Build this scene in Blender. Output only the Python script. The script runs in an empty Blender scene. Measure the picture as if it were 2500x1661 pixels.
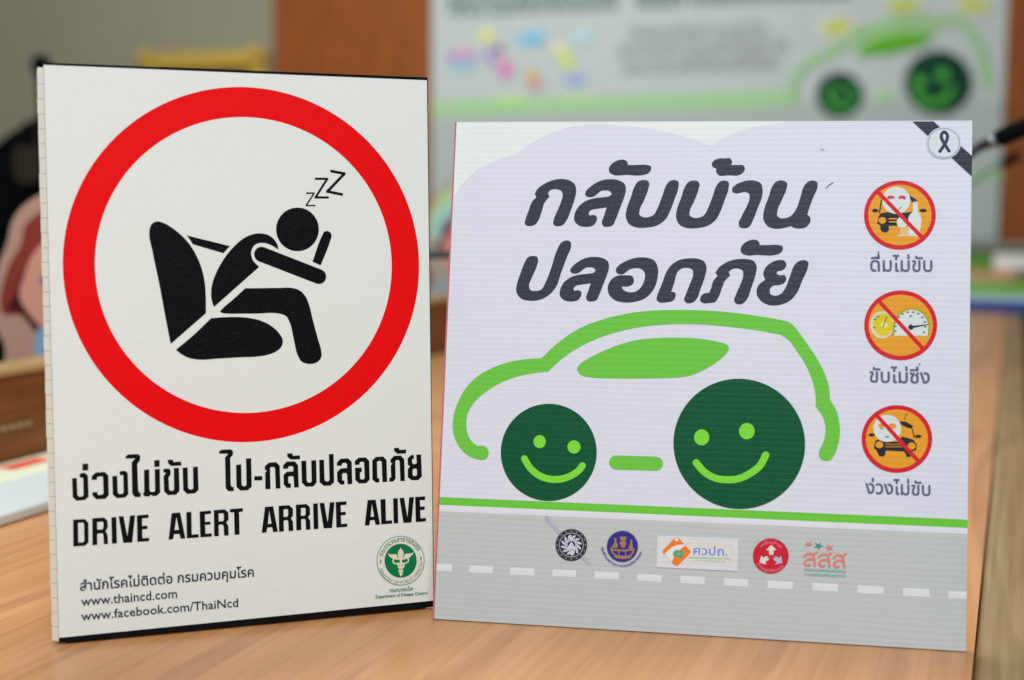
import bpy, bmesh, math, random
from mathutils import Vector, Matrix
from mathutils.geometry import delaunay_2d_cdt
random.seed(7)
SC = bpy.context.scene
COL = SC.collection

# ------------------------------------------------------------------ camera, light, exposure
RIGHT = Vector((.999973617, .000718050, .007228359))
UP = Vector((-.007263940, .098848690, .995075960))
FORE = Vector((0, .995102220, -.098851300))
EYE = Vector((0, 0, .247478))
cd = bpy.data.cameras.new('camera')
cam = bpy.data.objects.new('camera', cd); COL.objects.link(cam)
M = Matrix((RIGHT, UP, -FORE)).transposed().to_4x4(); M.translation = EYE
cam.matrix_world = M
cd.sensor_width = 36; cd.lens = 36*3420.658/2500
cd.clip_start = .02; cd.clip_end = 60
cd.dof.use_dof = True; cd.dof.focus_distance = .836; cd.dof.aperture_fstop = 3.9
cd.dof.aperture_blades = 9
SC.camera = cam

W = bpy.data.worlds.new('World'); SC.world = W; W.use_nodes = True
bg = W.node_tree.nodes['Background']
bg.inputs[0].default_value = (.95, .98, 1, 1); bg.inputs[1].default_value = .31

def lamp(name, loc, target, size, power, col, sy=None):
    l = bpy.data.lights.new(name, 'AREA'); l.shape = 'RECTANGLE'; l.size = size; l.size_y = sy or size
    l.energy = power; l.color = col
    o = bpy.data.objects.new(name, l); COL.objects.link(o)
    o.location = loc; o.rotation_euler = (Vector(target)-Vector(loc)).to_track_quat('-Z', 'Y').to_euler()
    return o
lamp('ceiling_or_fill_light', (-.2, 1.55, 1.8), (0, .9, 0), .9, 27, (.93, .97, 1), .6)  # overhead room light
lamp('ceiling_or_fill_light', (.1, -.9, 1.55), (0, .8, .1), 1.1, 38, (.9, .955, 1), .7)  # fill added behind the camera for the sign faces, not a ceiling fixture
lamp('ceiling_or_fill_light', (-1.5, 4.3, 2.5), (-1.0, 6.8, .9), 2.6, 150, (.98, 1, .96), 1.0)  # added unseen light that brightens the back wall and banner

SC.view_settings.view_transform = 'Standard'; SC.view_settings.look = 'None'
SC.view_settings.exposure = 0; SC.view_settings.gamma = 1

# ------------------------------------------------------------------ helpers
def lin(h):
    v = [int(h[i:i+2], 16)/255 for i in (0, 2, 4)]
    return [((c+.055)/1.055)**2.4 if c > .04045 else c/12.92 for c in v]
def new_mat(name, rough=.5, spec=.3):
    m = bpy.data.materials.new(name); m.use_nodes = True
    b = m.node_tree.nodes['Principled BSDF']
    b.inputs['Roughness'].default_value = rough; b.inputs['Specular IOR Level'].default_value = spec
    return m, m.node_tree.nodes, m.node_tree.links, b
_pm = {}
def plain(name, col, rough=.5, spec=.3, metal=0, noise=.06, scale=40):
    """one base colour with a little procedural mottling"""
    key = (name, col, rough)
    if key in _pm: return _pm[key]
    m, n, l, b = new_mat(name, rough, spec)
    b.inputs['Metallic'].default_value = metal
    c = lin(col) if isinstance(col, str) else col
    tc = n.new('ShaderNodeTexCoord'); nz = n.new('ShaderNodeTexNoise'); nz.inputs['Scale'].default_value = scale
    nz.inputs['Detail'].default_value = 4
    l.new(tc.outputs['Object'], nz.inputs['Vector'])
    mr = n.new('ShaderNodeMapRange'); mr.inputs[3].default_value = 1-noise; mr.inputs[4].default_value = 1+noise
    l.new(nz.outputs['Fac'], mr.inputs[0])
    mx = n.new('ShaderNodeVectorMath'); mx.operation = 'SCALE'; mx.inputs[0].default_value = c
    l.new(mr.outputs[0], mx.inputs['Scale']); l.new(mx.outputs[0], b.inputs['Base Color'])
    _pm[key] = m; return m
def print_mat(family, col, gain, pitch, bump, speck=0.):
    """ink on corrugated plastic: same flute relief (object Z) for every ink, tiny missing dots of toner"""
    key = (family, col)
    if key in _pm: return _pm[key]
    m, n, l, b = new_mat(family+'_ink_'+col, .46, .13 if family == 'right_sign' else .1)
    c = [min(.86, v*gain) for v in lin(col)]
    tc = n.new('ShaderNodeTexCoord'); sep = n.new('ShaderNodeSeparateXYZ'); l.new(tc.outputs['Object'], sep.inputs[0])
    nz = n.new('ShaderNodeTexNoise'); nz.inputs['Scale'].default_value = 700; nz.inputs['Detail'].default_value = 2
    l.new(tc.outputs['Object'], nz.inputs['Vector'])
    mr = n.new('ShaderNodeMapRange'); mr.inputs[1].default_value = .3; mr.inputs[2].default_value = .7
    mr.inputs[3].default_value = .985; mr.inputs[4].default_value = 1.015
    l.new(nz.outputs['Fac'], mr.inputs[0])
    sc = n.new('ShaderNodeVectorMath'); sc.operation = 'SCALE'; sc.inputs[0].default_value = c
    l.new(mr.outputs[0], sc.inputs['Scale'])
    out = sc.outputs[0]
    if speck:
        n2 = n.new('ShaderNodeTexNoise'); n2.inputs['Scale'].default_value = 1500; n2.inputs['Detail'].default_value = 1
        l.new(tc.outputs['Object'], n2.inputs['Vector'])
        r2 = n.new('ShaderNodeMapRange'); r2.inputs[1].default_value = .66; r2.inputs[2].default_value = .78
        r2.inputs[3].default_value = 0; r2.inputs[4].default_value = speck
        l.new(n2.outputs['Fac'], r2.inputs[0])
        mix = n.new('ShaderNodeMix'); mix.data_type = 'RGBA'; mix.inputs[7].default_value = (.6, .6, .62, 1)
        l.new(r2.outputs[0], mix.inputs[0]); l.new(out, mix.inputs[6]); out = mix.outputs[2]
    l.new(out, b.inputs['Base Color'])
    if bump:
        mu = n.new('ShaderNodeMath'); mu.operation = 'MULTIPLY'; mu.inputs[1].default_value = 2*math.pi/pitch
        l.new(sep.outputs['Z'], mu.inputs[0])
        # slow wander along the sheet so that the flutes are not ruled lines
        mp = n.new('ShaderNodeMapping'); mp.inputs['Scale'].default_value = (6, 1, 60)
        n3 = n.new('ShaderNodeTexNoise'); n3.inputs['Scale'].default_value = 1; n3.inputs['Detail'].default_value = 2
        l.new(tc.outputs['Object'], mp.inputs[0]); l.new(mp.outputs[0], n3.inputs['Vector'])
        ad = n.new('ShaderNodeMath'); ad.operation = 'MULTIPLY_ADD'; ad.inputs[1].default_value = 3.0
        l.new(n3.outputs['Fac'], ad.inputs[0]); l.new(mu.outputs[0], ad.inputs[2])
        si = n.new('ShaderNodeMath'); si.operation = 'SINE'; l.new(ad.outputs[0], si.inputs[0])
        pw = n.new('ShaderNodeMath'); pw.operation = 'ABSOLUTE'; l.new(si.outputs[0], pw.inputs[0])
        p2 = n.new('ShaderNodeMath'); p2.operation = 'POWER'; p2.inputs[1].default_value = .5; l.new(pw.outputs[0], p2.inputs[0])
        am = n.new('ShaderNodeMath'); am.operation = 'MULTIPLY'; l.new(p2.outputs[0], am.inputs[0]); l.new(n3.outputs['Fac'], am.inputs[1])
        bp = n.new('ShaderNodeBump'); bp.inputs['Strength'].default_value = 1; bp.inputs['Distance'].default_value = bump
        l.new(am.outputs[0], bp.inputs['Height']); l.new(bp.outputs[0], b.inputs['Normal'])
    _pm[key] = m; return m

def link(name, mesh, mats=None, parent=None, label=None, cat=None, group=None, kind=None, loc=None):
    o = bpy.data.objects.new(name, mesh); COL.objects.link(o)
    if mesh is not None and mats:
        for m in (mats if isinstance(mats, (list, tuple)) else [mats]): mesh.materials.append(m)
    if parent: o.parent = parent
    if label: o['label'] = label
    if cat: o['category'] = cat
    if group: o['group'] = group
    if kind: o['kind'] = kind
    if loc is not None: o.location = loc
    return o
def thing(name, label, cat, mat=None, group=None):
    o = link(name, None, label=label, cat=cat, group=group)
    if mat is not None: o.matrix_world = mat
    return o
class MB:
    def __init__(s): s.bm = bmesh.new()
    def box(s, x0, x1, y0, y1, z0, z1):
        v = [s.bm.verts.new((x, y, z)) for z in (z0, z1) for y in (y0, y1) for x in (x0, x1)]
        for f in ((0, 2, 3, 1), (4, 5, 7, 6), (0, 1, 5, 4), (2, 6, 7, 3), (0, 4, 6, 2), (1, 3, 7, 5)):
            s.bm.faces.new([v[i] for i in f])
        return s
    def prism(s, pts, y0, y1):            # outline in XZ, extruded along Y
        a = [s.bm.verts.new((x, y0, z)) for x, z in pts]; b = [s.bm.verts.new((x, y1, z)) for x, z in pts]
        s.bm.faces.new(a); s.bm.faces.new(b[::-1]); k = len(pts)
        for i in range(k): s.bm.faces.new((a[i], b[i], b[(i+1) % k], a[(i+1) % k]))
        return s
    def tube(s, pts, r, seg=14):
        pts = [Vector(p) for p in pts]; rr = r if isinstance(r, (list, tuple)) else [r]*len(pts); rings = []
        ref = Vector((0, 0, 1))
        for i, p in enumerate(pts):
            d = (pts[min(i+1, len(pts)-1)]-pts[max(i-1, 0)]).normalized()
            a = d.cross(ref)
            if a.length < .2: a = d.cross(Vector((1, 0, 0)))
            a.normalize(); b = d.cross(a)
            rings.append([s.bm.verts.new(p+(a*math.cos(t)+b*math.sin(t))*rr[i]) for t in [2*math.pi*k/seg for k in range(seg)]])
        for q, w in zip(rings, rings[1:]):
            for k in range(seg): s.bm.faces.new((q[k], q[(k+1) % seg], w[(k+1) % seg], w[k]))
        s.bm.faces.new(rings[0][::-1]); s.bm.faces.new(rings[-1]); return s
    def done(s, name, mat, parent=None, bevel=0, smooth=False, seg=2, **kw):
        if bevel: bmesh.ops.bevel(s.bm, geom=s.bm.edges[:], offset=bevel, segments=seg, affect='EDGES', profile=.5)
        bmesh.ops.recalc_face_normals(s.bm, faces=s.bm.faces[:])
        me = bpy.data.meshes.new(name); s.bm.to_mesh(me); s.bm.free()
        if smooth:
            for p in me.polygons: p.use_smooth = True
        return link(name, me, mat, parent, **kw)

# ------------------------------------------------------------------ flat print: outlines in 1/100 mm on the sheet
def smooth_loop(pts, closed=True, k=5):
    P = [Vector(p[:2]) for p in pts]; C = [len(p) > 2 for p in pts]; n = len(P); out = []
    for i in range(n if closed else n-1):
        a, b = P[i], P[(i+1) % n]
        pa = P[(i-1) % n] if (closed or i) else a; pb = P[(i+2) % n] if (closed or i < n-2) else b
        L = (b-a).length
        def tan(p, q, r):
            d1, d2 = (q-p), (r-q)
            t = d1/(d1.length+1e-6)*d2.length+d2/(d2.length+1e-6)*d1.length
            return t/(d1.length+d2.length+1e-6)*L
        ta = (b-a)*.9 if C[i] or (not closed and i == 0) else tan(pa, a, b)
        tb = (b-a)*.9 if C[(i+1) % n] or (not closed and i == n-2) else tan(a, b, pb)
        for j in range(k):
            t = j/k; t2, t3 = t*t, t*t*t
            out.append(a*(2*t3-3*t2+1)+ta*(t3-2*t2+t)+b*(-2*t3+3*t2)+tb*(t3-t2))
    if not closed: out.append(P[-1])
    return out
def stroke_polys(pts, w, cap):
    """a stroke as overlapping quads and joint discs; the print builder unites them"""
    out = []; n = len(pts)
    for i in range(n-1):
        d = pts[i+1]-pts[i]
        if d.length < 1e-6: continue
        q = Vector((-d.y, d.x)).normalized()*w/2
        out.append([pts[i]+q, pts[i]-q, pts[i+1]-q, pts[i+1]+q])
    m = 10 if w < 200 else 20
    for i in range(n):
        if cap or 0 < i < n-1: out.append([pts[i]+Vector((math.cos(t), math.sin(t)))*w/2 for t in [2*math.pi*(k+.37)/m for k in range(m)]])
    return out
def area(L): return sum(L[i].x*L[(i+1) % len(L)].y-L[(i+1) % len(L)].x*L[i].y for i in range(len(L)))/2
_font_cache = {}
def text_tris(body, bold):
    key = (body, bold)
    if key not in _font_cache:
        c = bpy.data.curves.new('lettering_source', 'FONT'); c.body = body; c.size = 1; c.resolution_u = 2
        c.offset = .014*bold
        o = bpy.data.objects.new('lettering_source', c); COL.objects.link(o)
        bpy.context.view_layer.update()
        me = bpy.data.meshes.new_from_object(o.evaluated_get(bpy.context.evaluated_depsgraph_get()))
        vs = [v.co.to_2d() for v in me.vertices]; fs = [tuple(p.vertices) for p in me.polygons]
        bpy.data.objects.remove(o); bpy.data.curves.remove(c); bpy.data.meshes.remove(me)
        _font_cache[key] = (vs, fs)
    return _font_cache[key]
def make_print(name, label, shapes, parent, depth, mat_of, unit=1e-5):
    polys, texts = [], []
    for s in shapes:
        if s[0] == 'P':
            for i, L in enumerate(s[3:]):
                pts = smooth_loop(L) if s[2] else [Vector(p[:2]) for p in L]
                polys.append((s[1] if i == 0 else None, pts))
        elif s[0] == 'E':
            _, c, x, y, ux, uy, vx, vy = s
            r = max(math.hypot(ux, uy), math.hypot(vx, vy)); n = 14 if r < 150 else 28 if r < 1500 else 128
            polys.append((c, [Vector((x+ux*math.cos(t)+vx*math.sin(t), y+uy*math.cos(t)+vy*math.sin(t))) for t in [2*math.pi*k/n for k in range(n)]]))
        elif s[0] == 'S':
            pts = [Vector(p) for p in s[5]]
            if s[2]: pts = smooth_loop(pts, False, 5)
            polys += [(s[1], L) for L in stroke_polys(pts, s[4], s[3])]
        else: texts.append(s)
    cols = []
    def ci(c):
        if c not in cols: cols.append(c)
        return cols.index(c)
    V, F, FI = [], [], []
    if polys:
        vs, fs = [], []
        for c, L in polys:
            if area(L) < 0: L = L[::-1]
            k = len(vs); vs += [p*.01 for p in L]; fs.append(list(range(k, k+len(L))))
        ov, oe, of, _, _, src = delaunay_2d_cdt(vs, [], fs, 1, 1e-4)
        V = [(v.x*100*unit, -depth, v.y*100*unit) for v in ov]
        for f, sr in zip(of, src):
            if not sr: continue
            c = polys[max(sr)][0]
            if c is None: continue
            F.append(tuple(f)); FI.append(ci(c))
    for s in texts:
        vs, fs = text_tris(s[2], s[-1])
        x0 = min(v.x for v in vs); x1 = max(v.x for v in vs); ym = max(v.y for v in vs); k = len(V); d = depth+.00003
        for v in vs:
            a = (v.x-x0)/(x1-x0); b = v.y/ym
            if s[0] == 'T':
                p0, p1, pu = Vector(s[3:5]), Vector(s[5:7]), Vector(s[7:9]); q = p0+(p1-p0)*a+(pu-p0)*b
            else:
                cx, cy, a0, a1, r0, r1 = s[3:9]
                if r0 > 0: ang = math.radians(a0+(a1-a0)*a); r = r0+(r1-r0)*b
                else: ang = math.radians(a0+(a1-a0)*a); r = -r0+(r0-r1)*b*-1
                if r0 < 0: r = abs(r0)-(abs(r0)-abs(r1))*b
                q = Vector((cx+r*math.cos(ang), cy+r*math.sin(ang)))
            V.append((q.x*unit, -d, q.y*unit))
        for f in fs: F.append(tuple(i+k for i in f)); FI.append(ci(s[1]))
    me = bpy.data.meshes.new(name); me.from_pydata(V, [], F)
    for c in cols: me.materials.append(mat_of(c))
    me.polygons.foreach_set('material_index', FI)
    me.update(); bm = bmesh.new(); bm.from_mesh(me)
    for f in bm.faces:
        if f.normal.y > 0: f.normal_flip()
    bm.to_mesh(me); bm.free()
    return link(name, me, None, parent, label=label or None)
def frame_matrix(o, u, v):
    u = Vector(u); v = Vector(v); n = v.cross(u)      # local Y points behind the sheet
    n = -u.cross(v)
    m = Matrix((u, n, v)).transposed().to_4x4()
    # right handed: X x Y = Z
    m.translation = Vector(o); return m
def at(px, py, Y):
    """point at depth Y seen at a pixel of the 2500 px wide photograph"""
    d = FORE+RIGHT*((px-1250)/3420.658)-UP*((py-830.5)/3420.658)
    return EYE+d*(Y/d.y)
# ---- artwork of the two signs and the banner: [part, label, [shapes]], shape = P polygon, E ellipse, S stroke, T text, R text on an arc
LEFT_PRINT=[
["border_band","",[
["P","07090c",0,[[0,0],[21799,0],[21799,390],[0,290]]],
["P","07090c",0,[[0,32036],[21799,32036],[21799,31866],[0,31916]]],
["P","07090c",0,[[21754,0],[21799,0],[21799,32036],[21754,32036]]]]],
["ring","red prohibition ring",[
["E","d9080e",10918,20886,10199,0,0,10199],
["E",None,10918,20886,8504,0,0,8504]]],
["driver_pictogram","black drawing of a driver asleep over the steering wheel",[
["P","07090c",1,[[5395,22832],[5437,23056],[5588,23317],[5882,23422],[6173,23340],[6608,23093],[7115,22680],[7585,22151],[7980,21470],[8263,20710],[8417,19874],[8448,19190],[8435,18202,1],[6434,16499,1],[6199,17872],[5877,19909],[5552,21711]]],
["P","07090c",0,[[7447,22634],[9869,22020],[9498,21611],[7793,22128],[7628,22392]]],
["P","07090c",1,[[8893,18543,1],[8787,18880],[8753,19413],[8846,19944],[9124,20625],[9553,21345],[10096,21989],[10637,22445],[11176,22688],[11637,22741],[12097,22633],[12440,22363],[12612,22054],[12669,21800,1],[12317,22017],[11934,22172],[11627,22197],[11318,22098],[11121,21831],[11077,21525],[11185,21179],[11524,20815,1]]],
["S","07090c",0,1,870,[[11676,21536],[15007,20213]]],
["E","07090c",13796,22970,1258,0,-22,-1269],
["P","07090c",1,[[14643,21089,1],[15263,22666],[15344,22806],[15544,22876],[15741,22782],[15801,22587],[15734,22353],[15121,20867,1]]],
["P","07090c",1,[[9227,18284,1],[9381,18449],[9959,18935],[10696,19590,1],[11500,19586],[12659,19584],[13438,19565],[13827,19435],[14175,19095],[14379,18624],[14585,17761],[14882,16580],[15068,15869],[15086,15554],[14898,15246],[14539,15109],[14184,15129],[13871,15280],[13703,15559],[13462,16541],[13208,17636],[13057,17911],[12709,18074],[12245,18138],[11472,18123],[10324,18139],[9640,18154],[9338,18206]]],
["P","07090c",1,[[6715,16158,1],[7660,16928],[8729,17914,1],[9484,17951],[10091,17953],[10853,17882],[11541,17713],[12153,17389],[12573,16992],[12813,16520],[12753,16211],[12436,15909],[11967,15730],[11463,15645],[10274,15621],[9134,15588],[7855,15576],[7484,15656],[7042,15883]]]]],
["snore_letters","three z letters rising above the sleeping head",[
["S","07090c",0,0,86,[[14327,25076],[14830,25080]]],
["S","07090c",0,0,86,[[14807,25080],[14322,24356]]],
["S","07090c",0,0,78,[[14299,24356],[14865,24359]]],
["S","07090c",0,0,125,[[14860,25916],[15659,25926]]],
["S","07090c",0,0,126,[[15595,25917],[14881,24825]]],
["S","07090c",0,0,125,[[14826,24832],[15672,24838]]],
["S","07090c",0,0,158,[[15793,26386],[16698,26227]]],
["S","07090c",0,0,158,[[16618,26226],[15599,25187]]],
["S","07090c",0,0,157,[[15520,25202],[16519,25008]]]]],
["thai_lettering","black Thai slogan in angular bold letters",[
["P","07090c",0,[[910,9175],[1162,9187],[1173,8249],[1240,8130],[1440,8126],[1499,8228],[1501,9189],[1331,9190],[1328,9392],[1394,9434],[1612,9443],[1760,9265],[1762,8096],[1574,7925],[1117,7910],[919,8129]]],
["P","07090c",0,[[1485,9954],[1786,9955],[1781,9575],[1476,9580]]],
["P","07090c",0,[[1951,9024],[1965,9229],[2171,9423],[2662,9431],[2855,9221],[2851,8116],[2670,7920],[2186,7916],[1973,8151],[1969,8321],[2240,8331],[2246,8202],[2302,8152],[2500,8162],[2567,8227],[2567,9147],[2525,9195],[2305,9195],[2238,9144],[2235,9020]]],
["P","07090c",0,[[3061,9162],[3331,9178],[3340,8245],[3404,8135],[3603,8136],[3659,8225],[3660,9204],[3473,9206],[3478,9414],[3767,9434],[3910,9282],[3913,8092],[3732,7919],[3288,7912],[3072,8124]]],
["P","07090c",0,[[3805,10124],[3808,10225],[3944,10342],[4500,10335],[4610,10227],[4595,9973],[4443,9796],[4453,8289],[4517,8136],[4593,8131],[4587,7899],[4288,7905],[4127,8101],[4133,9874],[4339,10103]]],
["P","07090c",0,[[4801,9418],[5084,9434],[5080,8248],[5145,8142],[5347,8138],[5386,8229],[5390,9416],[5669,9422],[5662,8071],[5477,7906],[5230,7903],[5164,7978],[5101,7968],[5063,7887],[4803,7913],[4699,8064],[4786,8174]]],
["P","07090c",0,[[5374,9937],[5672,9934],[5663,9553],[5379,9556]]],
["P","07090c",0,[[5863,9388],[5940,9420],[6189,9415],[6268,9293],[6263,9060],[6142,8904],[6163,8225],[6229,8137],[6379,8136],[6435,8208],[6453,9423],[6735,9429],[6738,8095],[6542,7896],[6088,7903],[5880,8127],[5872,8991],[6026,9191],[5877,9200]]],
["P","07090c",0,[[6119,9918],[6418,9910],[6424,9775],[6870,9772],[6865,9548],[6283,9559],[6129,9745]]],
["P","07090c",0,[[6940,9417],[7219,9424],[7221,8251],[7292,8139],[7462,8142],[7519,8232],[7521,9430],[7797,9428],[7805,8096],[7618,7911],[7159,7903],[6949,8128]]],
["P","07090c",0,[[9012,10112],[9014,10225],[9146,10326],[9705,10320],[9806,10196],[9806,10006],[9639,9826],[9641,8262],[9708,8139],[9811,8133],[9811,7895],[9507,7901],[9348,8091],[9346,9866],[9537,10083]]],
["P","07090c",0,[[9968,9405],[10263,9421],[10264,8247],[10341,8137],[10497,8137],[10545,8229],[10547,9737],[10844,9744],[10845,8091],[10619,7891],[10196,7894],[9965,8123]]],
["P","07090c",0,[[11000,8677],[11469,8663],[11464,8419],[11005,8438]]],
["P","07090c",0,[[11632,8997],[11627,9236],[11878,9427],[12292,9432],[12494,9209],[12517,7874],[12240,7882],[12219,9082],[12158,9157],[11992,9167],[11929,9099],[11930,7878],[11635,7887],[11639,8853],[11760,8989]]],
["P","07090c",0,[[12696,9015],[12695,9222],[12915,9425],[13386,9412],[13575,9180],[13599,7867],[13320,7875],[13302,8488],[13250,8549],[13058,8561],[12984,8508],[12988,8147],[13131,8128],[13127,7873],[12901,7873],[12713,8092],[12709,8645],[12894,8826],[13293,8826],[13293,9076],[13236,9142],[13044,9153],[12995,9108],[12994,9012]]],
["P","07090c",0,[[12947,9903],[13260,9895],[13271,9751],[13696,9751],[13701,9524],[13138,9542],[12949,9721]]],
["P","07090c",0,[[13772,9409],[14062,9417],[14075,8214],[14161,8107],[14306,8103],[14366,8181],[14363,9414],[14655,9412],[14661,8090],[14473,7874],[14026,7879],[13788,8121]]],
["P","07090c",0,[[14840,9411],[15123,9414],[15138,8230],[15209,8119],[15381,8118],[15436,8212],[15422,9727],[15702,9721],[15713,8049],[15499,7858],[15083,7870],[14842,8103]]],
["P","07090c",0,[[15897,9010],[15900,9205],[16140,9420],[16584,9409],[16793,9178],[16807,7868],[16520,7871],[16495,8488],[16447,8549],[16274,8550],[16199,8506],[16202,8115],[16331,8108],[16332,7873],[16114,7868],[15906,8085],[15895,8621],[16105,8828],[16501,8839],[16504,9072],[16432,9150],[16259,9155],[16194,9090],[16192,9003]]],
["P","07090c",0,[[16984,8996],[16978,9216],[17204,9408],[17653,9407],[17859,9190],[17872,8061],[17654,7863],[17230,7870],[16994,8091],[16986,8815],[17394,8815],[17400,8555],[17290,8547],[17284,8171],[17333,8104],[17508,8103],[17569,8178],[17548,9110],[17499,9161],[17325,9162],[17274,9116],[17277,8998]]],
["P","07090c",0,[[18042,8075],[18049,9203],[18278,9401],[18730,9400],[18929,9168],[18945,7861],[18657,7864],[18625,9072],[18576,9149],[18400,9159],[18339,9089],[18344,8130],[18464,8098],[18461,7862],[18265,7855],[18072,8024]]],
["P","07090c",0,[[19086,7862],[19090,8099],[19201,8102],[19176,8819],[19305,8969],[19179,8991],[19171,9188],[19387,9398],[19818,9399],[20028,9154],[20050,7852],[19770,7854],[19737,9057],[19687,9134],[19535,9143],[19468,9073],[19473,8036],[19329,7862]]],
["P","07090c",0,[[19394,9876],[19708,9874],[19721,9745],[20153,9741],[20150,9513],[19591,9520],[19406,9703]]],
["P","07090c",0,[[20238,9202],[20455,9388],[20623,9393],[20630,9155],[20518,9151],[20515,8938],[20575,8836],[20754,8835],[20806,8912],[20777,9394],[21084,9392],[21118,8059],[20894,7849],[20484,7859],[20232,8063],[20239,8558],[20379,8709],[20243,8830]],[[20544,8491],[20622,8560],[20750,8558],[20810,8485],[20811,8177],[20744,8106],[20590,8116],[20530,8184]]]]],
["english_lettering","black words DRIVE ALERT ARRIVE ALIVE",[
["P","07090c",0,[[909,6862],[1548,6848],[1717,6629],[1699,5527],[1511,5357],[880,5361]],[[1164,6670],[1422,6674],[1485,6591],[1474,5627],[1407,5550],[1154,5555]]],
["P","07090c",0,[[1933,6867],[2557,6868],[2750,6670],[2749,6277],[2626,6102],[2731,5863],[2741,5363],[2520,5361],[2511,5879],[2469,5984],[2250,6001],[2169,5942],[2168,5352],[1905,5350]],[[2186,6641],[2485,6652],[2527,6570],[2521,6294],[2453,6207],[2189,6203]]],
["P","07090c",0,[[2962,6848],[3227,6853],[3227,5362],[2961,5350]]],
["P","07090c",0,[[3352,6872],[3618,6871],[3804,5712],[3974,6874],[4251,6873],[4063,5343],[3574,5358]]],
["P","07090c",0,[[4353,6856],[4986,6867],[4990,6680],[4631,6674],[4630,6231],[4913,6234],[4918,6047],[4626,6045],[4627,5533],[4996,5537],[4992,5351],[4341,5345]]],
["P","07090c",0,[[6269,6852],[6748,6860],[7003,5351],[6747,5347],[6675,5635],[6379,5643],[6318,5356],[6068,5343]],[[6538,6631],[6658,5871],[6407,5866]]],
["P","07090c",0,[[7090,6850],[7375,6854],[7369,5535],[7760,5529],[7757,5350],[7090,5344]]],
["P","07090c",0,[[7839,6836],[8481,6847],[8491,6667],[8135,6659],[8135,6210],[8436,6212],[8437,6046],[8131,6045],[8143,5524],[8500,5530],[8501,5345],[7853,5343]]],
["P","07090c",0,[[8648,6859],[9262,6864],[9469,6684],[9474,6256],[9340,6099],[9452,5877],[9465,5339],[9208,5339],[9182,5897],[9128,5996],[8942,6000],[8894,5942],[8905,5338],[8636,5344]],[[8909,6652],[9165,6657],[9210,6583],[9203,6251],[9132,6185],[8913,6187]]],
["P","07090c",0,[[9566,6857],[10302,6864],[10308,6663],[10087,6664],[10089,5339],[9802,5342],[9796,6661],[9562,6668]]],
["P","07090c",0,[[11591,6846],[12068,6852],[12312,5339],[12039,5336],[11983,5633],[11711,5634],[11644,5346],[11372,5343]],[[11834,6614],[11953,5837],[11739,5829]]],
["P","07090c",0,[[12388,6854],[13003,6855],[13225,6638],[13222,6228],[13094,6068],[13216,5866],[13226,5324],[12951,5330],[12937,5910],[12881,5987],[12722,5988],[12664,5930],[12672,5332],[12389,5324]],[[12672,6628],[12893,6646],[12940,6575],[12944,6271],[12880,6180],[12668,6180]]],
["P","07090c",0,[[13403,6852],[14042,6847],[14232,6650],[14240,6228],[14110,6068],[14233,5865],[14248,5330],[13976,5326],[13967,5909],[13905,5986],[13750,5987],[13700,5928],[13700,5337],[13409,5335]],[[13699,6639],[13926,6647],[13974,6586],[13973,6247],[13908,6169],[13695,6180]]],
["P","07090c",0,[[14430,6845],[14708,6851],[14721,5329],[14438,5326]]],
["P","07090c",0,[[14811,6853],[15090,6849],[15281,5668],[15433,6850],[15713,6856],[15540,5322],[15039,5330]]],
["P","07090c",0,[[15787,6851],[16434,6846],[16431,6646],[16080,6645],[16088,6230],[16384,6224],[16381,6038],[16084,6039],[16100,5511],[16462,5518],[16459,5323],[15801,5322]]],
["P","07090c",0,[[17723,6833],[18214,6834],[18468,5313],[18191,5318],[18130,5609],[17869,5613],[17804,5312],[17529,5318]],[[17985,6604],[18113,5822],[17897,5808]]],
["P","07090c",0,[[18516,6829],[18828,6828],[18839,5508],[19214,5516],[19216,5318],[18544,5317]]],
["P","07090c",0,[[19299,6836],[19588,6832],[19597,5315],[19312,5316]]],
["P","07090c",0,[[19695,6834],[19985,6830],[20172,5636],[20307,6833],[20598,6839],[20423,5295],[19923,5306]]],
["P","07090c",0,[[20675,6834],[21302,6827],[21304,6613],[20970,6615],[20985,6211],[21268,6216],[21270,6022],[20987,6016],[21001,5502],[21341,5503],[21338,5303],[20695,5300]]]]],
["address_lettering","three small dark lines of Thai text and web addresses",[
["T","262c38","สำนักโรคไม่ติดต่อ กรมควบคุมโรค",1182,2839,10864,2817,1177,3502,1],
["T","262c38","www.thaincd.com",1225,1977,6473,1963,1216,2493,0.6],
["T","262c38","www.facebook.com/ThaiNcd",1204,1143,9929,1126,1196,1650,0.6]]],
["ministry_emblem","round green health ministry emblem with winged staff",[
["E","2f8a72",19718,3020,1490,-122,-21,-1507],
["E","d3d3ca",19718,3020,1454,-119,-21,-1472],
["E","0b7045",19715,3014,1008,-83,-15,-1042],
["P","cfd0b8",0,[[18906,3557],[19034,3464],[19196,3438],[19392,3444],[19505,3381],[19513,3285],[19486,3224],[19600,3183],[19647,3083],[19549,3085],[19355,3133],[19193,3184],[19097,3271],[18985,3391]]],
["P","cfd0b8",0,[[20550,3505],[20418,3420],[20254,3404],[20057,3423],[19942,3367],[19931,3272],[19956,3208],[19841,3175],[19791,3078],[19889,3074],[20086,3108],[20250,3149],[20350,3231],[20466,3344]]],
["P","cfd0b8",0,[[19723,3825],[19770,3710],[19835,3673],[19908,3476],[19886,3319],[19829,3196],[19781,2817],[19663,2827],[19649,3179],[19569,3281],[19542,3506],[19607,3660],[19689,3717]]],
["S","cfd0b8",1,1,84,[[19681,3176],[19290,3144],[19239,3021],[19319,2887],[19546,2862],[19742,2852],[20069,2857],[20202,2958],[20171,3104],[19812,3181]]],
["P","cfd0b8",0,[[19497,2841],[19970,2801],[19935,2613],[19835,2494],[19872,2331],[19798,2178],[19704,2042],[19635,2192],[19565,2357],[19607,2513],[19527,2647]]],
["E","0b7045",19649,2732,23,-1,-1,-63],
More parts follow.
